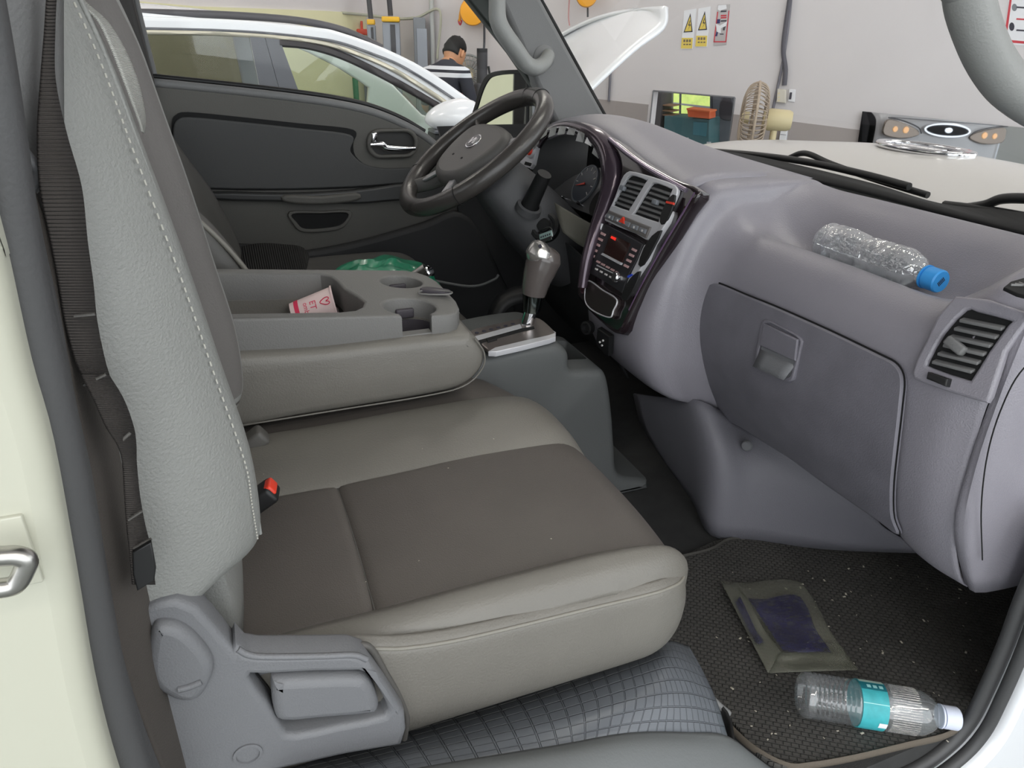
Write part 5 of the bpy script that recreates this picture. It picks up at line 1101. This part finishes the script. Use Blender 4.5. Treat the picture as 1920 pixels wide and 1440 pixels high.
for y_, nm in ((3.0, 'near'), (4.62, 'far')):
    plate('side_body', side, XZ(y_), .05, whitec, suv, holes=[cat2(hole_r, 1)[::-1], cat2(hole_f, 1)[::-1]], bev=.012, z0=-.05)
    rw = pane('rear_window', hole_r, XZ(y_), glass_s, suv, -.03)
    pane('front_window', hole_f, XZ(y_), glass_g if nm == 'near' else glass_w, suv, -.03)
pl = mat('car_pillar_grey', (104, 106, 112), .35, coat=.3)
plate('door_pillar', sv([(468, 68), (496, 71), (524, 172), (530, 215), (498, 215), (487, 165)]), SV.M, .012, pl, suv, z0=.0)
plate('door_pillar', sv([(497, 71), (524, 74), (562, 178), (570, 215), (532, 215), (525, 172)]), SV.M, .012, pl, suv, z0=.0)
tube('roof_rail', [SV.hit(x, y)+V((0, .06, 0)) for x, y in ((200, 22), (270, 23), (430, 28), (560, 38), (640, 54), (690, 74), (722, 90))], .013, mat('rail_dark', (78, 76, 80), .4), suv, seg=10)
tube('drip_line', [SV.hit(x, y)+V((0, -.008, 0)) for x, y in ((200, 54), (272, 54), (400, 57), (495, 62), (590, 72), (640, 81), (700, 102), (747, 121), (800, 152), (857, 190))], .005, pl, suv, seg=6)
strip = mat('cream_strip', (214, 208, 190), .35, metal=.3)
tube('window_trim', [SV.hit(x, y)+V((0, -.006, 0)) for x, y in ((200, 60), (277, 60), (400, 62), (500, 68), (590, 78), (650, 94), (720, 122), (780, 156), (850, 202))], .009, strip, suv, seg=6)
tube('window_rubber', [SV.hit(x, y)+V((0, -.002, 0)) for x, y in ((524, 80), (580, 86), (640, 104), (700, 132), (760, 164), (832, 205))], .014, mat('rubber_dark', (60, 56, 58), .6), suv, seg=6)
rows = []
for x, z in ((-1.9, 1.50), (-1.5, 1.60), (-.8, 1.622), (-.16, 1.60), (.25, 1.565), (.45, 1.53)):
    rows.append([(x, 3.03, z), (x, 3.3, z+.035), (x, 3.8, z+.05), (x, 4.3, z+.035), (x, 4.59, z)])
grid('roof', rows, whitec, suv, 4, 3, .01)
a_t, a_b = SV.hit(650, 64), SV.hit(898, 198)
grid('windscreen', [[(a_t.x-.02, 3.05, a_t.z), (a_t.x+.04, 3.8, a_t.z+.04), (a_t.x-.02, 4.57, a_t.z)], [(a_b.x, 3.03, a_b.z-.01), (a_b.x+.12, 3.8, a_b.z), (a_b.x, 4.59, a_b.z-.01)], [(1.22, 3.03, 1.12), (1.34, 3.8, 1.12), (1.22, 4.59, 1.12)]], glass_g, suv, 4, 4)
hb = [P(x, y, Y=Y) for x, y, Y in ((1108, 168, 3.05), (1080, 150, 3.4), (1050, 150, 3.8), (1000, 165, 4.2), (960, 175, 4.55))]
hm = [P(x, y, Y=Y) for x, y, Y in ((1190, 93, 3.07), (1150, 78, 3.4), (1100, 80, 3.8), (1050, 100, 4.2), (1005, 118, 4.53))]
ht = [P(x, y, Y=Y) for x, y, Y in ((1244, 52, 3.10), (1200, 25, 3.42), (1135, 36, 3.8), (1085, 55, 4.15), (1035, 82, 4.48))]
hx = [P(x, y, Y=Y) for x, y, Y in ((1250, 12, 3.16), (1196, 16, 3.46), (1130, 30, 3.8), (1080, 50, 4.12), (1032, 76, 4.42))]
h0 = [V((1.25, Y, 1.08)) for Y in (3.05, 3.4, 3.8, 4.2, 4.55)]
o = grid('bonnet', [h0, hb, hm, ht, hx], whitec, suv, 5, 5, .018); o['label'] = 'raised white bonnet'
grid('engine_bay', [[(1.3, 3.1, 1.0), (1.3, 4.5, 1.0)], [(2.1, 3.15, .85), (2.1, 4.45, .85)]], blackm, suv, 2, 2, .02)
grid('front_fascia', [[(2.2, 3.05, .92), (2.2, 3.05, .7), (2.2, 3.05, .35)], [(2.36, 3.4, .95), (2.38, 3.4, .7), (2.36, 3.4, .35)], [(2.42, 3.8, .96), (2.44, 3.8, .7), (2.42, 3.8, .35)], [(2.36, 4.2, .95), (2.38, 4.2, .7), (2.36, 4.2, .35)], [(2.2, 4.55, .92), (2.2, 4.55, .7), (2.2, 4.55, .35)]], whitec, suv, 4, 4, .02)
for y in (3.35, 4.25): box('headlamp', (.12, .34, .14), T(2.34, y, .82) @ Rz(-12 if y > 3.8 else 12), mat('car_lamp', (210, 210, 215), .1, metal=.6), suv, .03)
box('grille', (.06, .62, .13), T(2.43, 3.8, .80), blackm, suv, .02)
for x, y in ((1.55, 3.02), (-1.45, 3.02), (1.55, 4.55), (-1.45, 4.55)):
    lathe('wheel', [(.20, -.10), (.32, -.11), (.34, -.08), (.34, .08), (.32, .11), (.20, .10), (.18, .02), (0, .02)], T(x, y, .34) @ Rx(90), black, suv, 28)
# its door mirror
mp_ = SV.o
q = P(852, 224, Y=2.84)
bm = bmesh.new(); bmesh.ops.create_uvsphere(bm, u_segments=24, v_segments=14, radius=1)
for v in bm.verts:
    x, y, z = v.co; z2 = z*.075 if z > 0 else z*.055
    v.co = V((q.x+x*.125*(1 if x > 0 else .95), q.y+y*.075, q.z+z2*(1+.25*x)))
bmo('mirror_shell', bm, whitec, suv, 60)
box('mirror_foot', (.17, .10, .04), Matrix.Translation(q+V((.0, .05, -.066))), mat('mirror_dark', (70, 70, 70), .5), suv, .012)
box('mirror_band', (.19, .10, .012), Matrix.Translation(q+V((.0, .0, -.040))), pl, suv, .004)
for x, y in ((.15, 3.35), (.15, 4.15)):
    rows = [[(x-.25+dx, y+dy, z) for dx, dy in ((-.05, -.2), (.06, -.22), (.08, 0), (.06, .22), (-.05, .2))] for z, in ((.7,), (1.0,), (1.22,))]
    grid('front_seat', rows, dkg, suv, 3, 3, .08)
tube('car_wheel_rim', [V((.62, 3.42, 1.08))+V((.06*math.sin(a)*-1, .17*math.cos(a), .16*math.sin(a))) for a in [2*math.pi*k/16 for k in range(16)]], .014, black, suv, seg=8, sm=3, closed=True)

# ------------------------------------------------------------------ man standing beyond the car
def person():
    gx, gy = 1.655, 5.64
    t = thing('person', (gx, gy, 0), 'person in dark shirt with white back stripes, standing with head bowed', 'person')
    fwd = V((.80, .60, 0)); lf = V((-.60, .80, 0))
    def Q(f, l, z): return V((gx, gy, 0))+fwd*f+lf*l+V((0, 0, z))
    js = {'pelvis': (Q(0, 0, .90), .135, .11), 'waist': (Q(.01, 0, 1.05), .125, .10), 'chest': (Q(.04, 0, 1.22), .15, .115), 'sh': (Q(.06, 0, 1.325), .12, .09), 'neck': (Q(.09, 0, 1.385), .055, .055), 'neck2': (Q(.125, 0, 1.425), .053, .053),
          'Ls': (Q(.05, .165, 1.31), .062, .062), 'Le': (Q(.08, .225, 1.05), .046, .046), 'Lw': (Q(.27, .16, .98), .032, .032), 'Lh': (Q(.33, .13, .975), .035, .02),
          'Rs': (Q(.05, -.165, 1.31), .062, .062), 'Re': (Q(.10, -.225, 1.05), .046, .046), 'Rw': (Q(.29, -.15, .98), .032, .032), 'Rh': (Q(.35, -.12, .975), .035, .02),
          'Lp': (Q(0, .09, .84), .095, .095), 'Lk': (Q(.03, .10, .47), .065, .065), 'La': (Q(-.02, .10, .09), .045, .045), 'Lt': (Q(.14, .115, .04), .045, .035),
          'Rp': (Q(0, -.09, .84), .095, .095), 'Rk': (Q(.04, -.10, .47), .065, .065), 'Ra': (Q(.0, -.10, .09), .045, .045), 'Rt': (Q(.16, -.115, .04), .045, .035)}
    E_ = [('pelvis', 'waist'), ('waist', 'chest'), ('chest', 'sh'), ('sh', 'neck'), ('neck', 'neck2'), ('sh', 'Ls'), ('Ls', 'Le'), ('Le', 'Lw'), ('Lw', 'Lh'), ('sh', 'Rs'), ('Rs', 'Re'), ('Re', 'Rw'), ('Rw', 'Rh'), ('pelvis', 'Lp'), ('Lp', 'Lk'), ('Lk', 'La'), ('La', 'Lt'), ('pelvis', 'Rp'), ('Rp', 'Rk'), ('Rk', 'Ra'), ('Ra', 'Rt')]
    ks = list(js); me = bpy.data.meshes.new('b'); vv = [js[k][0] for k in ks]; ee = [(ks.index(a), ks.index(b)) for a, b in E_]; rad = [js[k][1:] for k in ks]
    for s, w_, h_ in ((1, 'Lw', 'Lh'), (-1, 'Rw', 'Rh')):
        hnd = js[h_][0]; hi = ks.index(h_)
        for k in range(4):
            b0 = hnd+lf*(.028-.018*k)*1+fwd*.03; i = len(vv); ln = (.030, .034, .032, .025)[k]
            vv += [b0, b0+fwd*ln+V((0, 0, -.012)), b0+fwd*ln*1.5+V((0, 0, -.040))]; rad += [(.0095, .0095), (.0085, .0085), (.007, .007)]; ee += [(hi, i), (i, i+1), (i+1, i+2)]
        i = len(vv); b0 = hnd-fwd*.01-lf*s*.035; vv += [b0, b0+fwd*.03-lf*s*.012+V((0, 0, -.01))]; rad += [(.011, .011), (.008, .008)]; ee += [(hi, i), (i, i+1)]
    me.from_pydata(vv, ee, [])
    o = bpy.data.objects.new('b', me); COL.objects.link(o); md = o.modifiers.new('s', 'SKIN'); md.use_smooth_shade = True
    for d, r in zip(me.skin_vertices[0].data, rad): d.radius = r
    me.skin_vertices[0].data[0].use_root = True
    o.modifiers.new('u', 'SUBSURF').levels = 2; o.modifiers['u'].render_levels = 2
    dg = bpy.context.evaluated_depsgraph_get(); m2 = bpy.data.meshes.new_from_object(o.evaluated_get(dg)); bpy.data.objects.remove(o)
    skin = mat('skin', (205, 150, 112), .5); shirt = mat('shirt_navy', (48, 50, 60), .8, bump=.2, bs=60); pants = mat('trousers_dark', (44, 46, 54), .85)
    # white stripes woven across the shoulder blades
    nt = shirt.node_tree; N = nt.nodes; L = nt.links; tcn = N.new('ShaderNodeTexCoord'); sx = N.new('ShaderNodeSeparateXYZ'); L.new(tcn.outputs['Object'], sx.inputs[0])
    cr = N.new('ShaderNodeValToRGB'); cr.color_ramp.interpolation = 'CONSTANT'; els = cr.color_ramp.elements
    dark = s2l((48, 50, 60))+(1,); wht = s2l((225, 228, 235))+(1,)
    mr = N.new('ShaderNodeMapRange'); mr.inputs[1].default_value = 1.19; mr.inputs[2].default_value = 1.49
    els[0].position = 0; els[0].color = dark; els[1].position = .33; els[1].color = wht
    for p, c in ((.43, dark), (.50, wht), (.58, dark)): e = els.new(p); e.color = c
    L.new(sx.outputs['Z'], mr.inputs[0]); L.new(mr.outputs[0], cr.inputs[0]); L.new(cr.outputs[0], N['Principled BSDF'].inputs['Base Color'])
    m2.materials.clear()
    body = fin('body', m2, skin, t, 60); m2.materials.append(shirt); m2.materials.append(pants); m2.materials.append(black)
    for p in m2.polygons:
        c = p.center-V((gx, gy, 0)); lz_ = abs(c.dot(lf)); f_ = c.dot(fwd)
        if c.z < .10: p.material_index = 3
        elif c.z < .93 and lz_ < .2 and f_ < .2: p.material_index = 2
        elif (c.z < 1.355 or (c.z < 1.46 and ((f_-.105)**2+lz_**2)**.5 > .062)) and (c.z > 1.08 or (lz_ < .17 and f_ < .17)): p.material_index = 1
    hc = Q(.165, 0, 1.450)
    tilt = Matrix((fwd, lf, V((0, 0, 1)))).transposed().to_4x4() @ Ry(32)
    bm = bmesh.new(); bmesh.ops.create_uvsphere(bm, u_segments=28, v_segments=20, radius=1)
    for v in bm.verts:
        x, y, z = v.co
        sx_ = .096 if x > 0 else .10
        q = V((x*sx_, y*.076*(1-.22*max(0, -z)), z*.118))
        if x > .3 and z < -.1: q.x += .010*(-z)
        if x > .8 and abs(y) < .25 and -.3 < z < .1: q.x += .022*(1-abs(y)/.25)      # nose
        if x > .6 and .05 < z < .3 and .2 < abs(y) < .6: q.x -= .008                # eye sockets
        v.co = q
    bm.transform(Matrix.Translation(hc) @ tilt); hd = bmo('head', bm, skin, t, 60)
    for s in (-1, 1):
        bm = bmesh.new(); bmesh.ops.create_uvsphere(bm, u_segments=12, v_segments=8, radius=1)
        for v in bm.verts: v.co = V((v.co.x*.018-.005, v.co.y*.010+s*.078, v.co.z*.030-.005))
        bm.transform(Matrix.Translation(hc) @ tilt); bmo('ear', bm, skin, hd, 60)
        bm = bmesh.new(); bmesh.ops.create_uvsphere(bm, u_segments=8, v_segments=6, radius=.010)
        bm.transform(Matrix.Translation(hc) @ tilt @ T(.083, s*.032, .018)); bmo('eye', bm, ink, hd, 60)
    box('mouth', (.01, .04, .006), Matrix.Translation(hc) @ tilt @ T(.088, 0, -.062), mat('lip', (170, 100, 90), .5), hd, .002)
    bm = bmesh.new(); bmesh.ops.create_uvsphere(bm, u_segments=28, v_segments=20, radius=1)
    dele = []
    for v in bm.verts:
        x, y, z = v.co; n_ = 1+.05*math.sin(x*23+y*17)*math.cos(z*19)
        if z < (-.35 if x < -.25 else (.05 if x < .35 else .45)): dele.append(v)
        v.co = V((x*(.100 if x > 0 else .106), y*.083, z*.128))*n_
    bmesh.ops.delete(bm, geom=dele, context='VERTS'); bm.transform(Matrix.Translation(hc) @ tilt)
    h = bmo('hair', bm, mat('hair_black', (12, 11, 11), .7, bump=.6, bs=120), hd, 60); h.modifiers.new('t', 'SOLIDIFY').thickness = .008
person()

# ------------------------------------------------------------------ workshop equipment
def dW(px, py):
    d = ray(px, py); a_ = (WF.o-CAM).dot(WF.n)/d.dot(WF.n); b_ = (LW.o-CAM).dot(LW.n)/d.dot(LW.n)
    return min(a_, b_) if b_ > 0 else a_
def at(px, py, d): return P(px, py, D=min(d, dW(px, py)-.12))
def PW(px, py): return P(px, py, D=dW(px, py)-.06)
liftg = mat('lift_grey', (142, 148, 158), .5); yel = mat('lift_yellow', (238, 186, 40), .45)
def post(px, top, d, wpx, label, capw, stripe=True):
    d = min(d, dW(px, 100)-.45); t_ = at(px, top, d); w_ = wpx*d/F
    th = thing('lift_post', (t_.x, t_.y, 0), label, 'car lift', 'two grey car lift posts by the wall')
    M = T(t_.x, t_.y, t_.z/2) @ Rz(-15)
    box('column', (w_, w_*.8, t_.z), M, liftg, th, .01)
    if stripe: box('carriage_slot', (w_*.28, .02, t_.z*.98), M @ T(w_*.1, -w_*.4, 0), dkg, th, .002)
    box('cap', (capw*d/F, w_*1.0, 9*d/F), T(t_.x, t_.y, t_.z+5*d/F) @ Rz(-15), yel, th, .01)
    tube('hose', [V((t_.x, t_.y, t_.z+.05)), V((t_.x-.02, t_.y, t_.z+.5)), V((t_.x-.06, t_.y, t_.z+1.6))], .022, dkg, th, seg=8)
post(733, 42, 6.9, 32, 'grey two-column lift post with wide yellow cap', 33)
post(696, 47, 7.0, 16, 'slimmer grey lift post with small orange cap', 15)
o = at(786, 33, 6.9); k = thing('steel_locker', (o.x, o.y, 0), 'tall plain grey steel locker beside the lift post', 'locker')
box('body', (.10*2.1*.5, .16, o.z), T(o.x, o.y, o.z/2) @ Rz(-15), greyc, k, .008); box('door', (.09, .01, o.z*.9), T(o.x-.005, o.y-.086, o.z*.5) @ Rz(-15), liftg, k, .004)
rl = mat('red_bits', (206, 74, 50), .5)
o = at(679, 60, 7.1); k = thing('valve_block', (o.x, o.y, o.z-.1), 'small red valve fittings on a pipe by the lift', 'valve'); box('block', (.10, .06, .05), Matrix.Translation(o), rl, k, .01); tube('riser', [o, o+V((0, 0, .09))], .012, rl, k, seg=8)
tube('stand', [o, V((o.x, o.y, 0))], .015, greyc, k, seg=8)
o = at(681, 150, 4.75); k = thing('warning_pole', (o.x, o.y+.3, 0), 'yellow and green upright pole seen through the car window', 'pole')
tube('upper', [V((o.x, o.y+.3, o.z)), V((o.x, o.y+.3, o.z+.22))], .02, yel, k, seg=10); tube('lower', [V((o.x, o.y+.3, 0)), V((o.x, o.y+.3, o.z))], .02, mat('pole_green', (40, 110, 70), .5), k, seg=10)
o = tube('wall_conduit', [PW(809, -60), PW(809, 0), PW(811, 90), PW(812, 180)], .022, mat('conduit_pale', (180, 182, 180), .5), None, seg=8); tag(o, 'pale vertical conduit on the far wall behind the man', 'conduit')
o = tube('slack_cable', [PW(x, y)+V((0, -.04, 0)) for x, y in ((640, 24), (690, 29), (740, 35), (780, 33), (822, 20), (818, 100), (818, 110))], .012, mat('cable_pale', (176, 176, 160), .6), None, seg=6); tag(o, 'slack pale cable strung along the far wall', 'cable')
o = tube('wall_cable', [PW(908, 30), PW(908, 80), PW(905, 130), PW(906, 220)], .010, dkg, None, seg=6); tag(o, 'thin dark cable hanging on the white wall near the mirror', 'cable')
# hose reels
def reel(px, py, d, r, label, hook):
    c = at(px, py, d); t_ = thing('hose_reel', c, label, 'hose reel'); vd = (CAM-c).normalized(); vd.z = 0
    lathe('drum', [(0, -.06), (r, -.06), (r*1.06, -.03), (r*1.06, .03), (r, .06), (r*.3, .07), (0, .07)], axisM(c, c+vd), orange, t_, 30)
    tube('bracket', [c+V((0, 0, r*.5)), c+V((0, 0, r+.3))], .02, dkg, t_, seg=8)
    if hook:
        a = at(864, 22, d); tube('hose', [c+V((-.02, 0, 0)), at(868, 18, d), a, at(862, 40, d)], .012, orange, t_, seg=8)
        tube('hook', [at(862, 34, d), at(860, 40, d), at(863, 46, d), at(866, 38, d)], .008, inkr, t_, seg=6); tube('cord', [at(861, 40, d), at(862, 62, d)], .003, inkw, t_, seg=5)
reel(886, 22, 6.6, .10, 'yellow hose reel with red hook left of the windshield pillar', True)
reel(1100, -8, 5.4, .075, 'orange hose reel hanging above the raised bonnet', False)
o = tube('reel_cord', [at(1102, 10, 5.5), at(1102, 32, 5.5)], .008, dkg, None, seg=6); tag(o, 'short dark cord hanging under the orange reel', 'cord')
o = tube('pink_hose', [at(1068, -10, 5.6), at(1066, 30, 5.6), at(1068, 48, 5.6)], .006, mat('hose_pink', (200, 150, 150), .5), None, seg=6); tag(o, 'thin pink hose hanging above the raised bonnet', 'hose')
# pedestal fans
fanm = mat('fan_beige', (176, 160, 142), .55, var=.12, vs=20); fand = mat('fan_motor', (214, 200, 160), .5)
def fan(c, face, R, label, wires=28, mt=fanm):
    t_ = thing('pedestal_fan', (c.x, c.y, 0), label, 'fan'); face = V(face).normalized(); M = axisM(c, c+face)
    vs, fs = [], []
    for k in range(wires):
        a = 2*math.pi*k/wires; e = V((math.cos(a), math.sin(a), 0))
        v, f = tube_geo([M @ (e*.04+V((0, 0, .085))), M @ (e*R*.55+V((0, 0, .082))), M @ (e*R*.88+V((0, 0, .055))), M @ (e*R), M @ (e*R*.88+V((0, 0, -.055))), M @ (e*R*.55+V((0, 0, -.078))), M @ (e*.05+V((0, 0, -.08)))], .0035, 5, 3)
        b = len(vs); vs += v; fs += [tuple(i+b for i in q) for q in f]
    cg = obj('cage', vs, fs, mt, t_); 
    tube('cage_ring', [M @ V((R*math.cos(2*math.pi*k/24), R*math.sin(2*math.pi*k/24), 0)) for k in range(24)], .009, mt, t_, seg=8, sm=2, closed=True)
    for rr_ in (.45, .75):
        for h in (.07, -.068): tube('cage_ring', [M @ V((R*rr_*math.cos(2*math.pi*k/20), R*rr_*math.sin(2*math.pi*k/20), h)) for k in range(20)], .0035, mt, t_, seg=6, sm=2, closed=True)
    for k in range(3):
        a = 2*math.pi*k/3; rws = []
        for r_ in (.05, .4*R, .75*R, .9*R):
            rws.append([M @ V((r_*math.cos(a+d), r_*math.sin(a+d), .04*(d-.35))) for d in (0, .35, .75)])
        grid('blade', rws, fanm, t_, 3, 3, .004)
    lathe('motor', [(.0, -.24), (.055, -.24), (.065, -.22), (.07, -.1), (.05, -.06), (0, -.06)], M, fand, t_, 24)
    lathe('hub', [(.04, .03), (.04, .08), (0, .085)], M, fand, t_, 20)
    j = M @ V((0, 0, -.14))
    tube('pole', [j, V((j.x, j.y, .05))], .022, fand, t_, seg=10); lathe('base', [(.16, 0), (.16, .03), (.05, .06), (0, .06)], T(j.x, j.y, 0), fand, t_, 28)
    return t_
fan(P(1413, 222, D=4.75), (-.75, .55, .02), .225, 'beige pedestal fan seen edge-on by the white wall', 44)
fan(P(878, 140, D=6.2), (-.3, -.9, .0), .155, 'grey pedestal fan standing near the man', 26, mat('fan_grey', (140, 142, 140), .5))
o = at(904, 98, 5.7); k = thing('tool_stand', (o.x, o.y, 0), 'dark upright tool stand with cables beyond the car', 'stand')
tube('mast', [V((o.x, o.y, 0)), V((o.x, o.y, o.z-.1)), V((o.x, o.y, o.z))], .045, dkg, k, seg=8); box('head', (.12, .1, .25), T(o.x, o.y, o.z-.35), dkg, k, .02)
tube('cable', [V((o.x+.04, o.y-.04, o.z-.1)), V((o.x+.1, o.y-.05, o.z-.5)), V((o.x+.03, o.y-.05, o.z-.9))], .01, black, k, seg=6)
lathe('base', [(.13, 0), (.13, .03), (.04, .05), (0, .05)], T(o.x, o.y, 0), dkg, k, 20)
o = at(863, 160, 6.0); k = thing('fire_extinguisher', (o.x, o.y, 0), 'small red cylinder standing beside the grey fan', 'extinguisher')
lathe('cylinder', [(0, 0), (.06, 0), (.065, .03), (.065, o.z-.02), (.04, o.z+.03), (.02, o.z+.05), (0, o.z+.05)], T(o.x, o.y, 0), mat('extinguisher_red', (200, 50, 50), .4), k, 20); box('valve', (.03, .06, .03), T(o.x, o.y, o.z+.06), black, k, .005)

# ------------------------------------------------------------------ things on the front wall
def wplate(name, pts, t, m_, par, z0=0, **k): return plate(name, WF.uvs(pts), WF.M, t, m_, par, z0=z0, **k)
for k, (dx, dy, lb) in enumerate(((0, 0, 'left electrical warning sign with yellow triangle on the wall'), (27, -4, 'right electrical warning sign with yellow triangle on the wall'))):
    t_ = thing('warning_sign', WF.hit(1290+dx, 55+dy), lb, 'sign')
    def S(pts): return [(x+dx, y+dy) for x, y in pts]
    wplate('panel', S([(1283, 20), (1306, 16), (1299, 92), (1277, 92)]), .004, paper, t_)
    wplate('triangle_border', S([(1295, 25), (1299, 60), (1282, 61)]), .002, ink, t_, .004)
    wplate('triangle', S([(1294.5, 31), (1297, 58), (1284.5, 59)]), .002, yellow, t_, .0055)
    wplate('lightning_bolt', S([(1294, 38), (1291, 48), (1294, 48), (1290, 57), (1296, 46), (1293, 46), (1295, 39)]), .001, ink, t_, .0078)
    wplate('caption_panel', S([(1279, 71), (1299.5, 71), (1298, 91), (1277, 91)]), .002, yellow, t_, .004)
    for r in range(2):
        for c in range(3):
            x, y = 1282+c*5.2, 74+r*8
            wplate('caption_mark', S([(x, y), (x+3.6, y), (x+3.3, y+(5 if r == 0 else 2.6)), (x-.3, y+(5 if r == 0 else 2.6))]), .001, mat('ink_brown', (120, 104, 84), .7) if 'ink_brown' not in MATS else MATS['ink_brown'], t_, .006)
t_ = thing('notice_poster', WF.hit(1352, 47), 'narrow glossy notice poster in a clear sleeve right of the warning signs', 'poster')
wplate('sheet', [(1346, 9), (1369, 8), (1362, 84), (1338, 86)], .003, mat('poster_grey', (176, 170, 170), .3, coat=.5), t_)
wplate('border_line', [(1345, 22), (1347, 22), (1340, 79), (1338, 79)], .001, inkr, t_, .003); wplate('border_line', [(1366, 20), (1368, 20), (1362, 79), (1360, 79)], .001, inkr, t_, .003); wplate('border_line', [(1338, 77), (1362, 77), (1362, 79.5), (1338, 79.5)], .001, inkr, t_, .003)
for y, m_ in ((20, ink), (28, inkr), (32, inkr), (38, ink)): wplate('text_line', [(1352, y), (1363, y-.5), (1362, y+2.4), (1351, y+3)], .001, m_, t_, .003)
wplate('picture', [(1345, 36), (1351, 36), (1350, 44), (1344, 44)], .001, print_b, t_, .003); wplate('picture', [(1356, 50), (1361, 49), (1359, 57), (1355, 57)], .001, dkg, t_, .003); wplate('picture', [(1344, 58), (1347, 58), (1345, 68), (1341, 68)], .001, print_b, t_, .003)
wplate('text_line', [(1350, 63), (1357, 63), (1357, 65), (1350, 65)], .001, ink, t_, .003)
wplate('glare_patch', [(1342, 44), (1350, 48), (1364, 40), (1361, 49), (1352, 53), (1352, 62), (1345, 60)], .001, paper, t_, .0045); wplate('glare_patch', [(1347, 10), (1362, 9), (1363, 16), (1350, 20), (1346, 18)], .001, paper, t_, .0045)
t_ = thing('notice_poster', WF.hit(1905, 40), 'white poster with red border seen inside the near grab handle', 'poster')
wplate('sheet', [(1896, -30), (2010, -30), (2000, 92), (1880, 82)], .003, paper, t_)
wplate('border_line', [(1897, -30), (1901, -30), (1886, 80), (1881, 80)], .001, inkr, t_, .003); wplate('border_line', [(1882, 74), (2000, 84), (2000, 88), (1881, 79)], .001, inkr, t_, .003)
for y in (12, 34, 55): wplate('text_line', [(1906, y), (1935, y+2), (1935, y+5), (1905, y+3)], .001, inkr if y == 34 else ink, t_, .003)
wplate('picture', circ(5, 14, 1902, 14, 7), .001, greyc, t_, .003); wplate('picture', circ(5, 14, 1897, 50, 8), .001, ink, t_, .003)
# conduit, sockets and switch
o = thing('electrical_conduit', WF.hit(1475, 90), 'grey conduit and cable running down the white wall to a socket', 'conduit')
cg_ = mat('conduit_grey', (110, 108, 116), .5)
tube('pipe', [WF.hit(*p)+WF.n*.02 for p in ((1487, -40), (1482, 20), (1472, 97), (1462, 150), (1448, 215))], .010, cg_, o, seg=8)
tube('cable', [WF.hit(*p)+WF.n*.025 for p in ((1482, 0), (1473, 60), (1470, 97), (1474, 130), (1472, 160))], .016, mat('cable_dark', (84, 82, 90), .6), o, seg=8)
cmk = mat('socket_cream', (206, 200, 188), .5)
t_ = thing('socket_box', WF.hit(1470, 178), 'cream surface socket box under the wall cable', 'socket')
wplate('box', [(1460, 166), (1476, 168), (1475, 193), (1458, 191)], .05, cmk, t_, bev=.006)
for y in (173, 180, 186): wplate('socket_hole', [(1462, y), (1465, y), (1464, y+3), (1461, y+3)], .001, fand, t_, .05)
t_ = thing('wall_switch', WF.hit(1484, 179), 'white wall switch plate with dark rocker beside the socket', 'switch')
wplate('plate', [(1480, 167), (1492, 168), (1490, 191), (1478, 190)], .012, paper, t_, bev=.002); wplate('rocker', [(1482, 173), (1486, 173), (1484, 186), (1480, 186)], .006, ink, t_, .012)
t_ = thing('socket_box', WF.hit(1470, 252), 'small white box low on the grey wall band behind the fan', 'socket')
wplate('box', [(1467, 240), (1479, 241), (1476, 264), (1463, 262)], .05, paper, t_, .012, bev=.005)
wplate('cover_seam', [(1466, 250), (1477, 251), (1477, 252), (1466, 251)], .001, greyc, t_, .062)
t_ = thing('pipe_stub', WF.hit(1143, 150), 'thin grey pipe with red tip on the wall beyond the raised bonnet', 'pipe')
tube('pipe', [WF.hit(1147, 128)+WF.n*.02, WF.hit(1143, 190)+WF.n*.02], .010, cg_, t_, seg=8); tube('tip', [WF.hit(1147.5, 122)+WF.n*.02, WF.hit(1146.5, 136)+WF.n*.02], .013, inkr, t_, seg=8)
